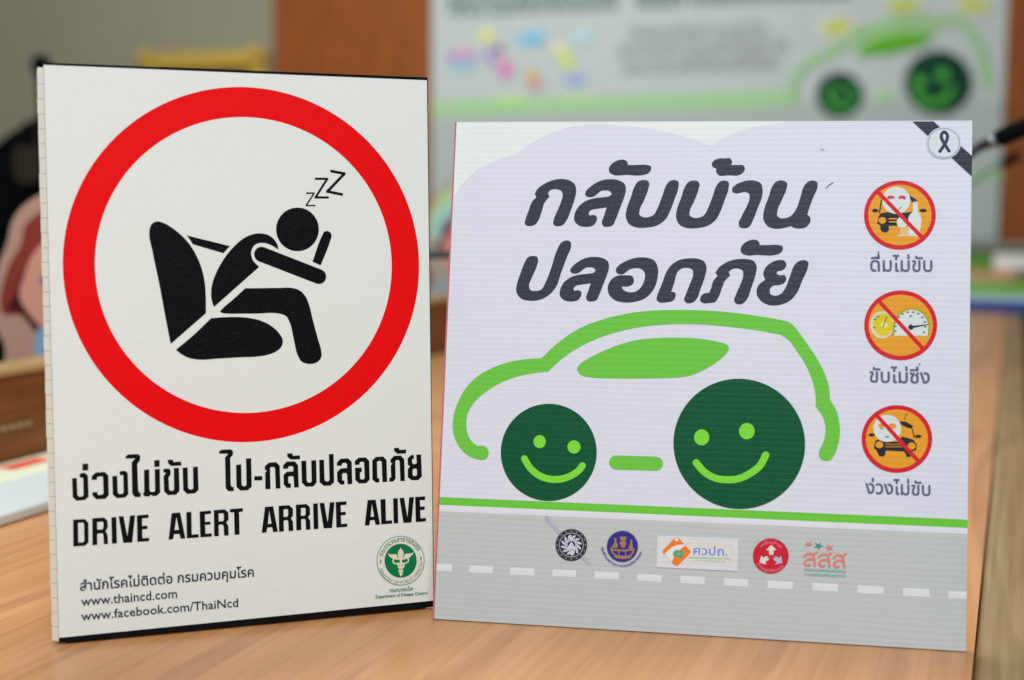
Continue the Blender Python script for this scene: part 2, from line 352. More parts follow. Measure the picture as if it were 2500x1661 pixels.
["E","0b7045",19806,2735,22,-2,-1,-63],
["E","0b7045",19672,2507,23,-1,-1,-63],
["E","0b7045",19776,2508,23,-2,-1,-64],
["E","0b7045",19636,2313,23,-2,-1,-64],
["E","0b7045",19800,2312,22,-2,-1,-64],
["E","0b7045",18478,3068,42,-4,-2,-143],
["E","0b7045",20985,3047,43,-3,-2,-144],
["R","0b7045","กระทรวงสาธารณสุข",19718,3020,163,26,1159,1400,1],
["R","0b7045","MINISTRY OF PUBLIC HEALTH",19718,3020,197,351,-1423,-1225,0],
["T","0b7045","กรมควบคุมโรค",19000,1148,20472,1144,18998,1419,1],
["T","0b7045","Department of Disease Control",18131,855,21365,822,18128,1052,1]]]]
RIGHT_PRINT=[
["sky_print","pale lavender cloud background",[
["P","ced2de",0,[[0,25346],[438,26081],[1289,26970],[2531,27606],[3827,28012],[4753,28744],[5981,29373],[7214,29723],[8203,29846],[9193,29819],[11164,29665],[13125,29288],[14588,28867],[15511,28546],[16146,28989],[16972,29382],[17917,29675],[19099,29845],[20041,30000],[30270,30000],[30270,0],[0,0]]]]],
["road_print","grey road with a green verge line",[
["P","b5bcbc",0,[[0,0],[30270,0],[30270,6459],[0,6355]]],
["P","d3d5df",0,[[0,6355],[30270,6459],[30270,6799],[0,6719]]],
["P","67bf3c",0,[[0,6719],[30270,6799],[30270,7263],[0,7183]]]]],
["road_dash_print","white dashes along the grey road",[
["P","d2d6d9",0,[[0,3244],[914,3248],[933,2851],[0,2846]]],
["P","d2d6d9",0,[[1988,3255],[3401,3261],[3418,2866],[2005,2859]]],
["P","d2d6d9",0,[[4448,3264],[5893,3270],[5909,2862],[4465,2855]]],
["P","d2d6d9",0,[[6959,3290],[8358,3296],[8373,2905],[6974,2898]]],
["P","d2d6d9",0,[[9429,3301],[10844,3307],[10857,2904],[9443,2897]]],
["P","d2d6d9",0,[[11934,3285],[13318,3291],[13331,2904],[11947,2897]]],
["P","d2d6d9",0,[[14411,3314],[15795,3319],[15807,2905],[14423,2899]]],
["P","d2d6d9",0,[[16892,3314],[18261,3320],[18272,2908],[16903,2901]]],
["P","d2d6d9",0,[[19361,3302],[20774,3308],[20783,2898],[19371,2891]]],
["P","d2d6d9",0,[[21861,3307],[23273,3313],[23281,2905],[21869,2898]]],
["P","d2d6d9",0,[[24348,3313],[25773,3318],[25780,2899],[24355,2892]]],
["P","d2d6d9",0,[[26836,3306],[28273,3311],[28279,2880],[26843,2873]]],
["P","d2d6d9",0,[[29297,3272],[30270,3276],[30270,2889],[29302,2884]]]]],
["title_lettering","large slanted dark grey Thai title",[
["P","343a42",1,[[4508,23985],[4476,23781],[4604,23635],[4850,23605],[5170,23747],[5323,23993],[5504,24564],[5670,25094],[5779,25234],[5919,25398,1],[5828,25625,1],[5944,25789],[6307,25865],[6635,25753],[6726,25509],[6672,25224],[6475,24653],[6232,24002],[6208,23798],[6310,23653],[6555,23615],[6834,23724],[7010,23969],[7246,24579],[7461,25311],[7532,25799],[7429,26164],[7097,26406],[6607,26494],[6042,26401],[5563,26179],[5168,25866],[5016,25579,1],[5130,25376,1],[4872,25088],[4689,24557]]],
["P","343a42",1,[[8077,25656],[8124,25478],[8344,25390],[8584,25432],[8819,25604],[9014,25767],[9293,25809],[9576,25746],[9661,25585],[9545,25471],[9227,25404],[8668,25336],[8112,25153],[7682,24785],[7481,24338],[7496,23933],[7763,23677],[8249,23593],[8646,23702],[8835,24027],[8803,24253],[8624,24324],[8384,24289,1],[8331,24426],[8454,24589],[8851,24690],[9393,24775,1],[9230,24192],[9137,23869],[9249,23644],[9490,23606],[9806,23714],[9954,24038],[10209,24766],[10426,25413],[10508,25817],[10440,26180],[10073,26421],[9590,26491],[9031,26416],[8479,26113],[8168,25819]]],
["P","343a42",1,[[9449,27107],[9496,26904],[9741,26751],[10461,26754],[11536,26759],[11811,26857],[11977,27115],[11940,27293],[11715,27357],[10999,27355],[10584,27354,1],[10530,27556],[10350,27669],[10150,27685],[9833,27579],[9560,27367]]],
["P","343a42",1,[[11885,26268],[11855,25986],[11624,25260],[11367,24614],[11359,24373],[11539,24230],[11895,24217],[12207,24365],[12431,24784],[12685,25508],[12902,26153],[13092,26395],[13366,26461],[13606,26357],[13622,26076],[13402,25273],[13185,24630],[12926,24107],[12464,23742],[11836,23591],[11203,23592],[10759,23805],[10562,24205],[10594,24688],[10824,25415],[11041,26102],[11231,26370],[11546,26452],[11786,26405]]],
["P","343a42",1,[[14850,26251],[14819,25971],[14589,25249],[14333,24608],[14324,24368],[14501,24226],[14853,24213],[15162,24360],[15384,24776],[15637,25496],[15853,26137],[16042,26377],[16313,26443],[16549,26340],[16564,26061],[16344,25262],[16128,24623],[15870,24104],[15413,23741],[14793,23591],[14167,23592],[13729,23803],[13537,24201],[13569,24681],[13799,25404],[14015,26087],[14203,26352],[14515,26434],[14752,26387]]],
["P","343a42",1,[[15536,27448],[15580,27272],[15801,27168,1],[15799,26968],[15945,26769],[16530,26755],[17151,26774],[17417,26974],[17465,27214],[17369,27349],[17058,27372],[16669,27371,1],[16718,27571],[16620,27747],[16269,27770],[15879,27745],[15648,27625]]],
["P","343a42",1,[[16768,25974],[16789,25775],[16986,25673],[17256,25714],[17526,25764],[17737,25662],[17790,25424],[17662,24986],[17369,24348],[17196,23871],[17270,23674],[17504,23605],[17810,23703],[17995,24037],[18283,24832],[18499,25468],[18526,25945],[18401,26302],[18089,26435],[17702,26457],[17240,26335],[16896,26134]]],
["P","343a42",1,[[19924,26309],[19908,25992],[19655,25318],[19404,24604],[19409,24367],[19604,24227],[19834,24229],[20137,24335],[20435,24692],[20686,25404],[20936,26196],[21122,26395],[21426,26467],[21656,26358],[21676,26121],[21446,25489],[21210,24778],[21126,24446,1],[21281,24306],[21288,23992],[21066,23714],[20687,23624],[20381,23667],[20188,23760,1],[19847,23662],[19312,23601],[18887,23730],[18624,24123],[18634,24677],[18884,25471],[19098,26146],[19285,26385],[19667,26459]]],
["P","343a42",1,[[5377,21600],[5334,21235],[5055,20504],[4898,19976],[4963,19759],[5331,19685],[5651,19788],[5878,20195],[6170,21006],[6527,22223],[6715,22589],[7031,22763],[7301,22677],[7350,22436],[7147,21828],[6821,20856],[6495,19884],[6148,19475],[5595,19159],[5031,19083],[4458,19201],[4141,19598],[4140,20003],[4317,20653],[4573,21386],[4763,21713],[5085,21798],[5314,21745]]],
["P","343a42",1,[[7349,21005],[7393,20840],[7603,20761],[7831,20802],[8054,20964],[8240,21117],[8506,21159],[8774,21103],[8856,20954],[8745,20848],[8443,20782],[7911,20714],[7381,20539],[6973,20193],[6781,19776],[6796,19400],[7050,19165],[7512,19092],[7890,19197],[8070,19500],[8039,19709],[7869,19774],[7641,19739,1],[7590,19866],[7707,20019],[8085,20115],[8601,20200,1],[8445,19657],[8357,19356],[8464,19148],[8693,19115],[8994,19219],[9135,19521],[9377,20199],[9584,20801],[9662,21177],[9597,21514],[9247,21734],[8788,21795],[8256,21720],[7731,21433],[7435,21157]]],
["P","343a42",1,[[10080,21069],[10118,20870],[10305,20769],[10542,20797],[10812,21017],[11204,21151],[11601,21093],[11807,20818],[11779,20459],[11558,19977],[11250,19749],[10855,19725],[10574,19839],[10448,20037,1],[10844,20060],[11116,20208],[11162,20488],[11061,20670],[10663,20719],[10188,20687],[9838,20465],[9637,20062],[9684,19623],[9998,19270],[10559,19098],[11191,19135],[11893,19387],[12348,19912],[12562,20631],[12560,21188],[12333,21623],[11815,21799],[11262,21775],[10635,21558],[10246,21312]]],
["P","343a42",1,[[12572,19559],[12549,19281],[12686,19157],[13157,19159],[13506,19261],[13654,19540],[13609,19738],[13388,19789,1],[13552,20331],[13728,20969],[13957,21171],[14307,21216],[14584,21102],[14631,20825],[14489,20347],[14237,19631],[14153,19313],[14290,19142],[14602,19148],[14868,19367],[15084,19963],[15334,20758],[15406,21233],[15271,21588],[14916,21765],[14408,21789],[13863,21702],[13325,21359],[13025,20878],[12846,20318],[12665,19839]]],
["P","343a42",1,[[15112,19529],[15088,19292],[15223,19169],[15650,19162],[15958,19231],[16144,19510],[16359,20144],[16504,20501],[16782,20798,1],[16699,21017,1],[16910,21194],[17218,21223],[17491,21109],[17536,20873],[17396,20320],[17143,19687],[17052,19331],[17196,19138],[17503,19144],[17766,19385],[18017,20096],[18264,20964],[18300,21358],[18131,21670],[17666,21797],[17127,21774],[16514,21567],[16096,21244],[15926,20965,1],[16047,20770,1],[15808,20450],[15703,20053],[15594,19775,1],[15324,19731]]],
["P","343a42",1,[[17343,22377],[17386,22180],[17622,22033],[18314,22043],[19349,22058],[19614,22156],[19776,22410],[19742,22582],[19526,22642],[18837,22633],[18438,22628,1],[18387,22825],[18215,22933],[18022,22946],[17717,22840],[17452,22631]]],
["P","343a42",1,[[19987,21541],[19976,21384],[19752,21146],[19487,21078],[19452,20945,1],[19606,20869],[19911,20874],[20006,20719],[19921,20444],[19619,20297],[19239,20236],[19091,20037],[19136,19764],[19405,19668],[19708,19775],[19966,20132],[20217,20840],[20505,21549],[20729,21725],[21070,21769],[21248,21639],[21230,21404],[20907,20539],[20619,19831],[20249,19395],[19647,19125],[19114,19099],[18572,19362],[18349,19710],[18383,20181],[18622,20460],[18810,20581,1],[18688,20893],[18793,21287],[19130,21607],[19509,21754],[19853,21735]]]]],
["car_outline_print","light green car outline",[
["P","68bc42",1,[[2863,9900],[2789,9634],[2526,9487],[2148,9524],[1489,9793],[920,10405],[638,11135],[604,11876],[766,12625],[1211,13595],[1934,14415],[2881,15006],[3942,15396],[5007,15595],[5837,15671,1],[6267,16126],[6987,16779],[8125,17546],[9374,18050],[10727,18417],[12183,18637],[13737,18723],[15284,18724],[16925,18634],[18455,18460],[19774,18251],[20230,18138],[20434,17988],[21001,17282],[21722,16275],[22239,15370],[22534,14564],[22640,13704,1],[22978,13157],[23169,12455],[23222,11750],[23116,11140],[22911,10528],[22690,10267],[22394,10225],[22144,10366],[22068,10697],[22228,11107],[22386,11618],[22405,12124],[22244,12727],[21835,13322,1],[21824,13830],[21658,14639],[21237,15648],[20719,16453],[20203,17108],[19814,17386,1],[18679,17586],[17152,17757],[15616,17877],[14072,17894],[12522,17785],[11174,17565],[9929,17220],[8684,16716],[7649,16110],[6825,15455],[6262,14880,1],[5361,14748],[4302,14485],[3352,14086],[2513,13530],[1839,12872],[1489,12224],[1431,11587],[1519,11061],[1833,10545],[2167,10326],[2598,10310],[2799,10139]]],
["S","68bc42",0,1,828,[[10481,9658],[12798,9679]]],
["P","68bc42",1,[[7982,15119],[8032,14910],[8336,14677],[8760,14606],[10020,14580],[11584,14616],[13136,14693],[14165,14775],[14777,14928],[15585,15334],[16287,15819],[16732,16297],[16838,16538],[16721,16731],[16258,16875],[15332,17039],[14096,17091],[12856,17050],[11509,16892],[10474,16603],[9544,16212],[8718,15770],[8100,15332]]]]],
["smiling_wheel_print","smaller dark green smiling wheel at the front of the car",[
["E","085030",6457,10101,2864,0,0,2864],
["E","76d03c",5905,10708,370,14,15,-386],
["E","76d03c",7963,10473,389,14,15,-385],
["S","76d03c",1,1,401,[[5032,9670],[5372,9161],[5919,8735],[6561,8533],[7194,8549],[7817,8762],[8277,9092],[8507,9392]]]]],
["smiling_wheel_print","larger dark green smiling wheel at the back of the car",[
["E","085030",17536,11026,3752,0,0,3752],
["E","76d03c",15403,11310,437,16,13,-461],
["E","76d03c",17977,11762,443,16,12,-469],
["S","76d03c",1,1,408,[[15129,9834],[15549,9370],[16169,9018],[16880,8926],[17584,9016],[18279,9380],[18770,9807],[19086,10429]]]]],
["warning_icon_print","round drink and car pictogram, top of three",[
["E","c81f2c",26326,24475,1998,19,31,-2010],
["E","d9962a",26326,24475,1760,16,27,-1761],
["P","23262a",0,[[25238,24560],[25602,24640],[26222,24569],[27020,24671],[27060,24387],[26815,23853],[25725,23823],[25747,23576],[25622,23442],[25366,23458],[25254,23609],[25250,23837],[25066,23949],[25132,24331]]],
["E","23262a",24950,24711,176,1,2,-115],
["E","23262a",27616,24741,199,2,2,-106],
["P","2b3050",0,[[26787,25678],[27007,25527],[27329,25320],[26976,25203]]],
["S","23262a",0,0,82,[[25298,25362],[25183,24560]]],
["E","d9962a",25355,24150,211,2,3,-198],
["S","d9962a",0,0,67,[[25718,24253],[26173,24257]]],
["S","d9962a",0,0,67,[[25721,24070],[26176,24075]]],
["E","ccd5d2",26119,25330,778,6,13,-792],
["E","c2406e",25807,25488,211,2,2,-122],
["E","c2406e",26445,25477,210,2,2,-144],
["E","ccd5d2",25864,25321,146,1,2,-100],
["E","ccd5d2",26392,25324,164,2,2,-99],
["S","3a3f60",1,1,44,[[26237,24817],[26327,24867],[26398,24970]]],
["E","ccd5d2",26467,24058,308,4,5,-322],
["P","d8b27c",0,[[26380,23773],[26779,23777],[26786,23322],[26387,23318]]],
["S","ccd5d2",0,0,59,[[26206,23296],[26787,23303]]],
["P","ccd5d2",0,[[27055,25223],[27316,25225],[27331,24693],[27476,24467],[27534,24164],[27503,23785],[27367,23253],[26823,23266],[26807,24347],[26913,24538],[27049,24672]]],
["S","c81f2c",0,0,232,[[25108,25781],[27584,23180]]],
["T","5b6079","ดื่มไม่ขับ",24730,21190,28188,21228,24706,22176,1],
["P","5b6079",0,[[25130,22334],[25210,22335],[25206,22126],[25126,22125]]]]],
["warning_icon_print","round speed dial pictogram, middle of three",[
["E","c81f2c",26469,18109,2012,46,32,-2000],
["E","d9962a",26469,18109,1776,41,28,-1754],
["E","c9ccb0",25456,18116,670,15,13,-788],
["E","cfbf1e",25511,18117,560,13,10,-645],
["E","d9d39a",25565,18118,181,5,3,-187],
["S","6f6a1a",0,1,59,[[25702,18572],[25495,17967]]],
["P","a89a22",0,[[26028,17491],[26038,17979],[26138,18507],[26385,18888],[26742,19102],[27066,19146],[27427,19097],[27790,18880],[28010,18548],[28106,18102],[28060,17541]]],
["P","ccd5d2",0,[[26136,17494],[26139,17982],[26247,18434],[26495,18777],[26781,18953],[27068,19007],[27375,18954],[27684,18766],[27903,18471],[27998,18100],[27970,17539]]],
["E","6b6f86",26354,18568,93,2,0,-53],
["E","6b6f86",26567,18749,94,2,1,-53],
["E","6b6f86",26854,18860,94,2,1,-52],
["E","6b6f86",27161,18867,93,2,0,-53],
["E","6b6f86",27432,18779,93,2,1,-52],
["E","6b6f86",27668,18578,94,2,1,-52],
["E","6b6f86",27798,18319,93,2,0,-52],
["E","6b6f86",27838,18040,93,2,0,-53],
["E","6b6f86",27752,17728,93,2,1,-53],
["E","6b6f86",26182,18028,93,2,0,-53],
["E","6b6f86",26168,17757,94,2,1,-52],
["E","6b6f86",27020,18646,93,2,1,-52],
["E","6b6f86",25052,18408,94,2,1,-53],
["E","6b6f86",25195,18561,94,2,1,-52],
["E","6b6f86",25024,17937,94,2,1,-53],
["E","262b45",27040,18002,151,4,3,-157],
["P","262b45",0,[[27039,18077],[28032,18212],[28033,18168],[27085,17929]]],
["S","c81f2c",0,0,230,[[25233,19485],[27712,16805]]],
["T","5b6079","ขับไม่ซิ่ง",24807,14802,28133,14828,24783,15755,1],
["P","5b6079",0,[[27516,15962],[27595,15964],[27589,15845],[27518,15843]]]]],
["warning_icon_print","round drowsy face and car pictogram, bottom of three",[
["E","c81f2c",26363,11626,1934,72,30,-1909],
["E","d9962a",26363,11626,1700,63,27,-1666],
["P","23262a",0,[[25172,11453],[25315,11550],[25640,11470],[26430,11463],[26640,11766],[26963,11704],[27287,11605],[27451,11353],[27438,11021],[27172,10937],[27158,10642],[26945,10597],[26779,10922],[25757,10938],[25760,10735],[25655,10583],[25403,10610],[25253,10937],[25107,11043]]],
["P","23262a",0,[[26483,12630],[26842,12624],[27239,12397],[27188,12211],[26883,12292],[26594,12430]]],
["S","23262a",0,0,66,[[27199,12230],[27321,11717]]],
["E","23262a",24986,11798,180,6,2,-100],
["E","23262a",27526,11806,186,7,2,-100],
["S","7a6422",0,0,59,[[26906,13107],[26751,12732]]],
["E","d9962a",25410,11258,215,8,3,-192],
["E","d9962a",27185,11251,214,8,3,-199],
["S","a8752a",0,0,66,[[25733,11296],[26611,11329]]],
["S","a8752a",0,0,66,[[25735,11159],[26649,11194]]],
["E","ccd5d2",25826,12199,761,27,12,-770],
["E","e08a48",26111,12331,208,8,3,-177],
["E","e08a48",25500,12336,172,6,2,-141],
["E","7f86a0",25834,11718,129,5,1,-59],
["E","7f86a0",25549,12159,108,4,1,-37],
["S","c81f2c",0,0,228,[[25255,12903],[27608,10366]]],
["T","5b6079","ง่วงไม่ขับ",24684,8477,28256,8505,24661,9380,1]]],
["scuff","tiny dark scuff beside the title",[
["S","4a4f58",1,1,47,[[22164,26005],[22322,26199],[22552,26345]]],
["S","9aa0b0",1,1,47,[[21813,28329],[22001,28257]]]]],
["ribbon_print","black mourning ribbon across the corner",[
["P","31343f",0,[[26954,29945],[28132,29942],[30270,27925],[30270,26753]]],
["E","c2c8d4",28703,28678,953,0,13,-938],
["E","8d97a8",28703,28678,892,0,12,-883],
["E","c9d2d6",28703,28678,841,0,11,-828],
["S","2f3850",1,1,187,[[29002,28209],[28770,28598],[28603,28896],[28567,29148],[28717,29332],[28893,29148],[28885,28896],[28737,28575],[28493,28186]]]]],
["emblem_print","dark round emblem crossed by a pale sword",[
["P","adaec0",0,[[6412,6317],[6481,6399],[6601,6297],[6694,6131],[7022,5863],[7320,5594],[8036,4922],[8808,4171],[9061,3903],[9212,3672],[8997,3703],[8673,3967],[7931,4662],[7184,5389],[6765,5794],[6466,6035]]],
["S","8f90ae",0,0,20,[[6612,6014],[8042,4753]]],
["S","8384a2",0,1,26,[[6477,6362],[6665,6130],[6523,6066]]],
["S","8f90ae",0,0,20,[[8044,4710],[9110,3737]]],
["E","33353f",8020,4743,935,47,34,-929],
["E","a9abb4",8020,4743,720,36,26,-715],
["E","24262f",8020,4743,686,34,25,-676],
["S","9a9cab",0,0,26,[[8800,4782],[8897,4787]]],
["S","9a9cab",0,0,26,[[8847,4832],[8851,4737]]],
["S","9a9cab",0,0,25,[[8749,4467],[8846,4472]]],
["S","9a9cab",0,0,25,[[8796,4517],[8799,4421]]],
["S","9a9cab",0,0,26,[[8579,4193],[8676,4198]]],
["S","9a9cab",0,0,25,[[8626,4243],[8629,4148]]],
["S","9a9cab",0,0,26,[[8317,4003],[8414,4008]]],
["S","9a9cab",0,0,26,[[8363,4053],[8367,3957]]],
["S","9a9cab",0,0,26,[[8001,3924],[8099,3929]]],
["S","9a9cab",0,0,26,[[8048,3974],[8052,3879]]],
["S","9a9cab",0,0,26,[[7681,3970],[7779,3975]]],
["S","9a9cab",0,0,26,[[7728,4020],[7732,3924]]],
["S","9a9cab",0,0,26,[[7404,4133],[7502,4138]]],
["S","9a9cab",0,0,26,[[7451,4183],[7455,4088]]],
["S","9a9cab",0,0,26,[[7214,4389],[7312,4394]]],
["S","9a9cab",0,0,26,[[7261,4439],[7265,4344]]],
["S","9a9cab",0,0,26,[[7138,4699],[7236,4704]]],
["S","9a9cab",0,0,26,[[7185,4749],[7189,4653]]],
["S","9a9cab",0,0,26,[[7190,5015],[7288,5020]]],
["S","9a9cab",0,0,26,[[7237,5066],[7241,4970]]],
["S","9a9cab",0,0,25,[[7361,5290],[7458,5295]]],
["S","9a9cab",0,0,25,[[7408,5340],[7411,5244]]],
["S","9a9cab",0,0,26,[[7624,5481],[7722,5485]]],
["S","9a9cab",0,0,26,[[7671,5531],[7675,5435]]],
["S","9a9cab",0,0,26,[[7940,5558],[8038,5563]]],
["S","9a9cab",0,0,26,[[7987,5609],[7991,5513]]],
["S","9a9cab",0,0,26,[[8261,5512],[8358,5516]]],
["S","9a9cab",0,0,25,[[8308,5562],[8311,5466]]],
["S","9a9cab",0,0,25,[[8537,5347],[8634,5352]]],
["S","9a9cab",0,0,26,[[8583,5398],[8587,5302]]],
["S","9a9cab",0,0,26,[[8726,5091],[8823,5096]]],
["S","9a9cab",0,0,26,[[8773,5142],[8776,5046]]],
["E","bdc0cf",8480,4646,111,-120,-51,-46],
["E","bdc0cf",8294,4625,98,31,15,-49],
["E","bdc0cf",8366,4431,34,-159,-67,-15],
["E","bdc0cf",8195,4505,100,-21,-12,-50],
["E","bdc0cf",8159,4300,-52,-156,-66,20],
["E","bdc0cf",8049,4449,76,-68,-35,-38],
["E","bdc0cf",7914,4288,-123,-112,-46,49],
["E","bdc0cf",7895,4471,31,-96,-49,-15],
["E","bdc0cf",7697,4397,-162,-36,-14,66],
["E","bdc0cf",7775,4567,-23,-99,-50,11],
["E","bdc0cf",7567,4600,-159,48,21,64],
["E","bdc0cf",7720,4710,-70,-76,-38,34],
["E","bdc0cf",7558,4841,-112,120,51,46],
["E","bdc0cf",7745,4861,-99,-31,-15,49],
["E","bdc0cf",7673,5055,-35,160,67,15],
["E","bdc0cf",7844,4981,-101,22,12,50],
["E","bdc0cf",7880,5186,52,157,66,-20],
["E","bdc0cf",7990,5037,-76,69,35,38],
["E","bdc0cf",8125,5198,124,112,46,-49],
["E","bdc0cf",8144,5015,-31,96,49,15],
["E","bdc0cf",8341,5088,163,37,15,-66],
["E","bdc0cf",8264,4919,23,99,50,-11],
["E","bdc0cf",8471,4886,158,-48,-21,-65],
["E","bdc0cf",8319,4776,70,76,38,-34],
["P","c3c6d3",0,[[7817,4628],[8012,4949],[8232,4649],[8308,4540],[7764,4513]]],
["P","c3c6d3",0,[[7997,5344],[8102,5066],[8011,4977],[7916,5057]]],
["P","c3c6d3",0,[[8043,4104],[8144,4335],[8030,4470],[7929,4324]]]]],
["emblem_print","round blue emblem with brown figures",[
["E","5a4a52",11015,4812,914,46,30,-907],
["E","2b2f86",11015,4812,864,43,28,-856],
["P","9c7350",0,[[10831,5369],[11256,5390],[11205,5219],[11153,5077],[11252,5081],[11189,4854],[11150,4740],[10980,4731],[10890,4895],[10813,5060],[10940,5080]]],
["P","9c7350",0,[[10522,5270],[10650,5276],[10673,5025],[10748,4888],[10726,4718],[10358,4686],[10465,4874],[10545,5018]]],
["P","9c7350",0,[[11473,5233],[11586,5238],[11579,5042],[11644,4765],[11718,4684],[11350,4694],[11427,4922],[11479,5065]]],
["S","9c7350",1,1,96,[[10358,4686],[10452,4424],[10684,4268],[11054,4231],[11420,4291],[11612,4455],[11689,4683]]],
["S","9c7350",0,0,107,[[10418,4591],[11070,4582],[11634,4652]]],
["S","9c7350",0,0,63,[[10816,4555],[10826,4275]]],
["S","9c7350",0,0,62,[[11212,4575],[11222,4295]]],
["P","9c7350",0,[[10515,4245],[11589,4314],[11453,4153],[11087,4078],[10690,4114]]],
["R","3b49a6","ศูนย์อำนวยการความปลอดภัยทางถนน",10991,4830,187,346,-1202,-1024,1]]],
["logo_print","white rectangular logo panel with orange diamond and blue Thai letters",[
["P","ccd0d3",0,[[13011,5556],[17629,5589],[17654,3740],[13023,3723]]],
["P","d4b9a6",0,[[14682,5066],[14804,5214],[14975,5229],[17162,5236],[17290,5128],[17290,4265],[17192,4135],[14825,4126],[14694,4267]]],
["P","cfd0cb",0,[[14717,5056],[14816,5182],[14976,5197],[17152,5199],[17256,5108],[17256,4275],[17168,4173],[14835,4160],[14728,4280]]],
["P","dd7a2c",0,[[14142,5497],[14257,5468],[14955,4737],[14969,4646],[14282,3880],[14169,3840],[14053,3880],[13354,4541],[13338,4678],[14006,5422]]],
["P","d6dad8",0,[[13460,4478],[13660,4717],[13929,4937],[14246,5067],[14589,5107],[14660,5042],[14435,4894],[14257,4702],[14059,4417],[13886,4065]]],
["E","d6dad8",14146,5360,110,5,3,-103],
["P","4f9e70",0,[[14163,4788],[14303,4727],[14462,4781],[14534,4647],[14505,4486],[14521,4327],[14385,4274],[14244,4381],[14059,4417],[13993,4345],[13939,4594],[14050,4714]]],
["E","9aa860",14308,4544,69,4,2,-68],
["T","6d80d8","ศวปถ.",15121,4551,17055,4582,15117,5076,1],
["T","4aa67c","ศูนย์วิชาการเพื่อความปลอดภัยทางถนน",14887,4323,17219,4375,14884,4448,1],
["T","4aa67c","www.roadsafetythai.org",15200,4197,16918,4205,15204,4293,0]]],
["logo_print","round red logo with three arrows",[
["E","be2033",19507,4699,1005,52,24,-992],
["P","d3d0cf",0,[[19519,5324],[19680,5186],[19815,5047],[19644,5025],[19662,4853],[19586,4717],[19530,4873],[19481,4711],[19399,4840],[19408,5013],[19236,5017],[19364,5170]]],
["P","d3d0cf",0,[[18878,4308],[18926,4519],[18988,4708],[19084,4567],[19226,4667],[19380,4667],[19268,4540],[19431,4576],[19356,4439],[19200,4362],[19273,4207],[19082,4246]]],
["P","a9adc6",0,[[20165,4351],[19961,4282],[19770,4237],[19846,4394],[19692,4466],[19619,4600],[19782,4569],[19673,4693],[19826,4698],[19966,4603],[20064,4747],[20122,4560]]],
["R","d77585","เครือข่าย",19507,4699,140,42,697,894,1],
["R","d77585","ลดอุบัติเหตุ",19507,4699,212,322,-907,-723,1]]],
["logo_print","salmon coloured three letter Thai logo with stars",[
["S","d97a68",1,1,111,[[21380,4783],[21495,4894],[21703,4944],[21861,4886],[21930,4679],[21978,4273]]],
["S","d97a68",1,1,110,[[21893,4611],[21684,4640],[21477,4550],[21402,4387],[21509,4274],[21691,4297]]],
["S","d97a68",0,1,89,[[21861,4900],[22092,5043]]],
["S","d97a68",1,1,110,[[22194,4785],[22308,4896],[22515,4946],[22673,4888],[22742,4681],[22789,4276]]],
["S","d97a68",1,1,110,[[22704,4614],[22496,4642],[22290,4552],[22215,4390],[22321,4277],[22503,4300]]],
["S","d97a68",0,1,89,[[22672,4902],[22903,5045]]],
["S","d97a68",1,1,110,[[23007,4782],[23121,4893],[23328,4943],[23484,4885],[23553,4679],[23599,4274]]],
["S","d97a68",1,1,110,[[23515,4611],[23308,4640],[23102,4550],[23028,4388],[23134,4276],[23314,4298]]],
["S","d97a68",0,1,89,[[23484,4899],[23714,5042]]],
["P","d97a68",0,[[21848,5411],[21659,5417],[21609,5267],[21566,5415],[21377,5401],[21539,5487],[21471,5628],[21615,5533],[21763,5634],[21689,5490]]],
["P","3a9090",0,[[22471,5375],[22233,5349],[22211,5155],[22117,5330],[21884,5278],[22064,5413],[21942,5575],[22147,5483],[22304,5634],[22252,5443]]],
["P","d97a68",0,[[22984,5190],[22786,5257],[22660,5108],[22686,5285],[22477,5330],[22691,5372],[22689,5550],[22795,5399],[23002,5463],[22854,5327]]],
["T","6fb0a6","สำนักงานกองทุนสนับสนุน",21412,3953,23695,3982,21413,4137,1],
["T","6fb0a6","การสร้างเสริมสุขภาพ",21404,3702,23713,3734,21405,3886,1]]]]
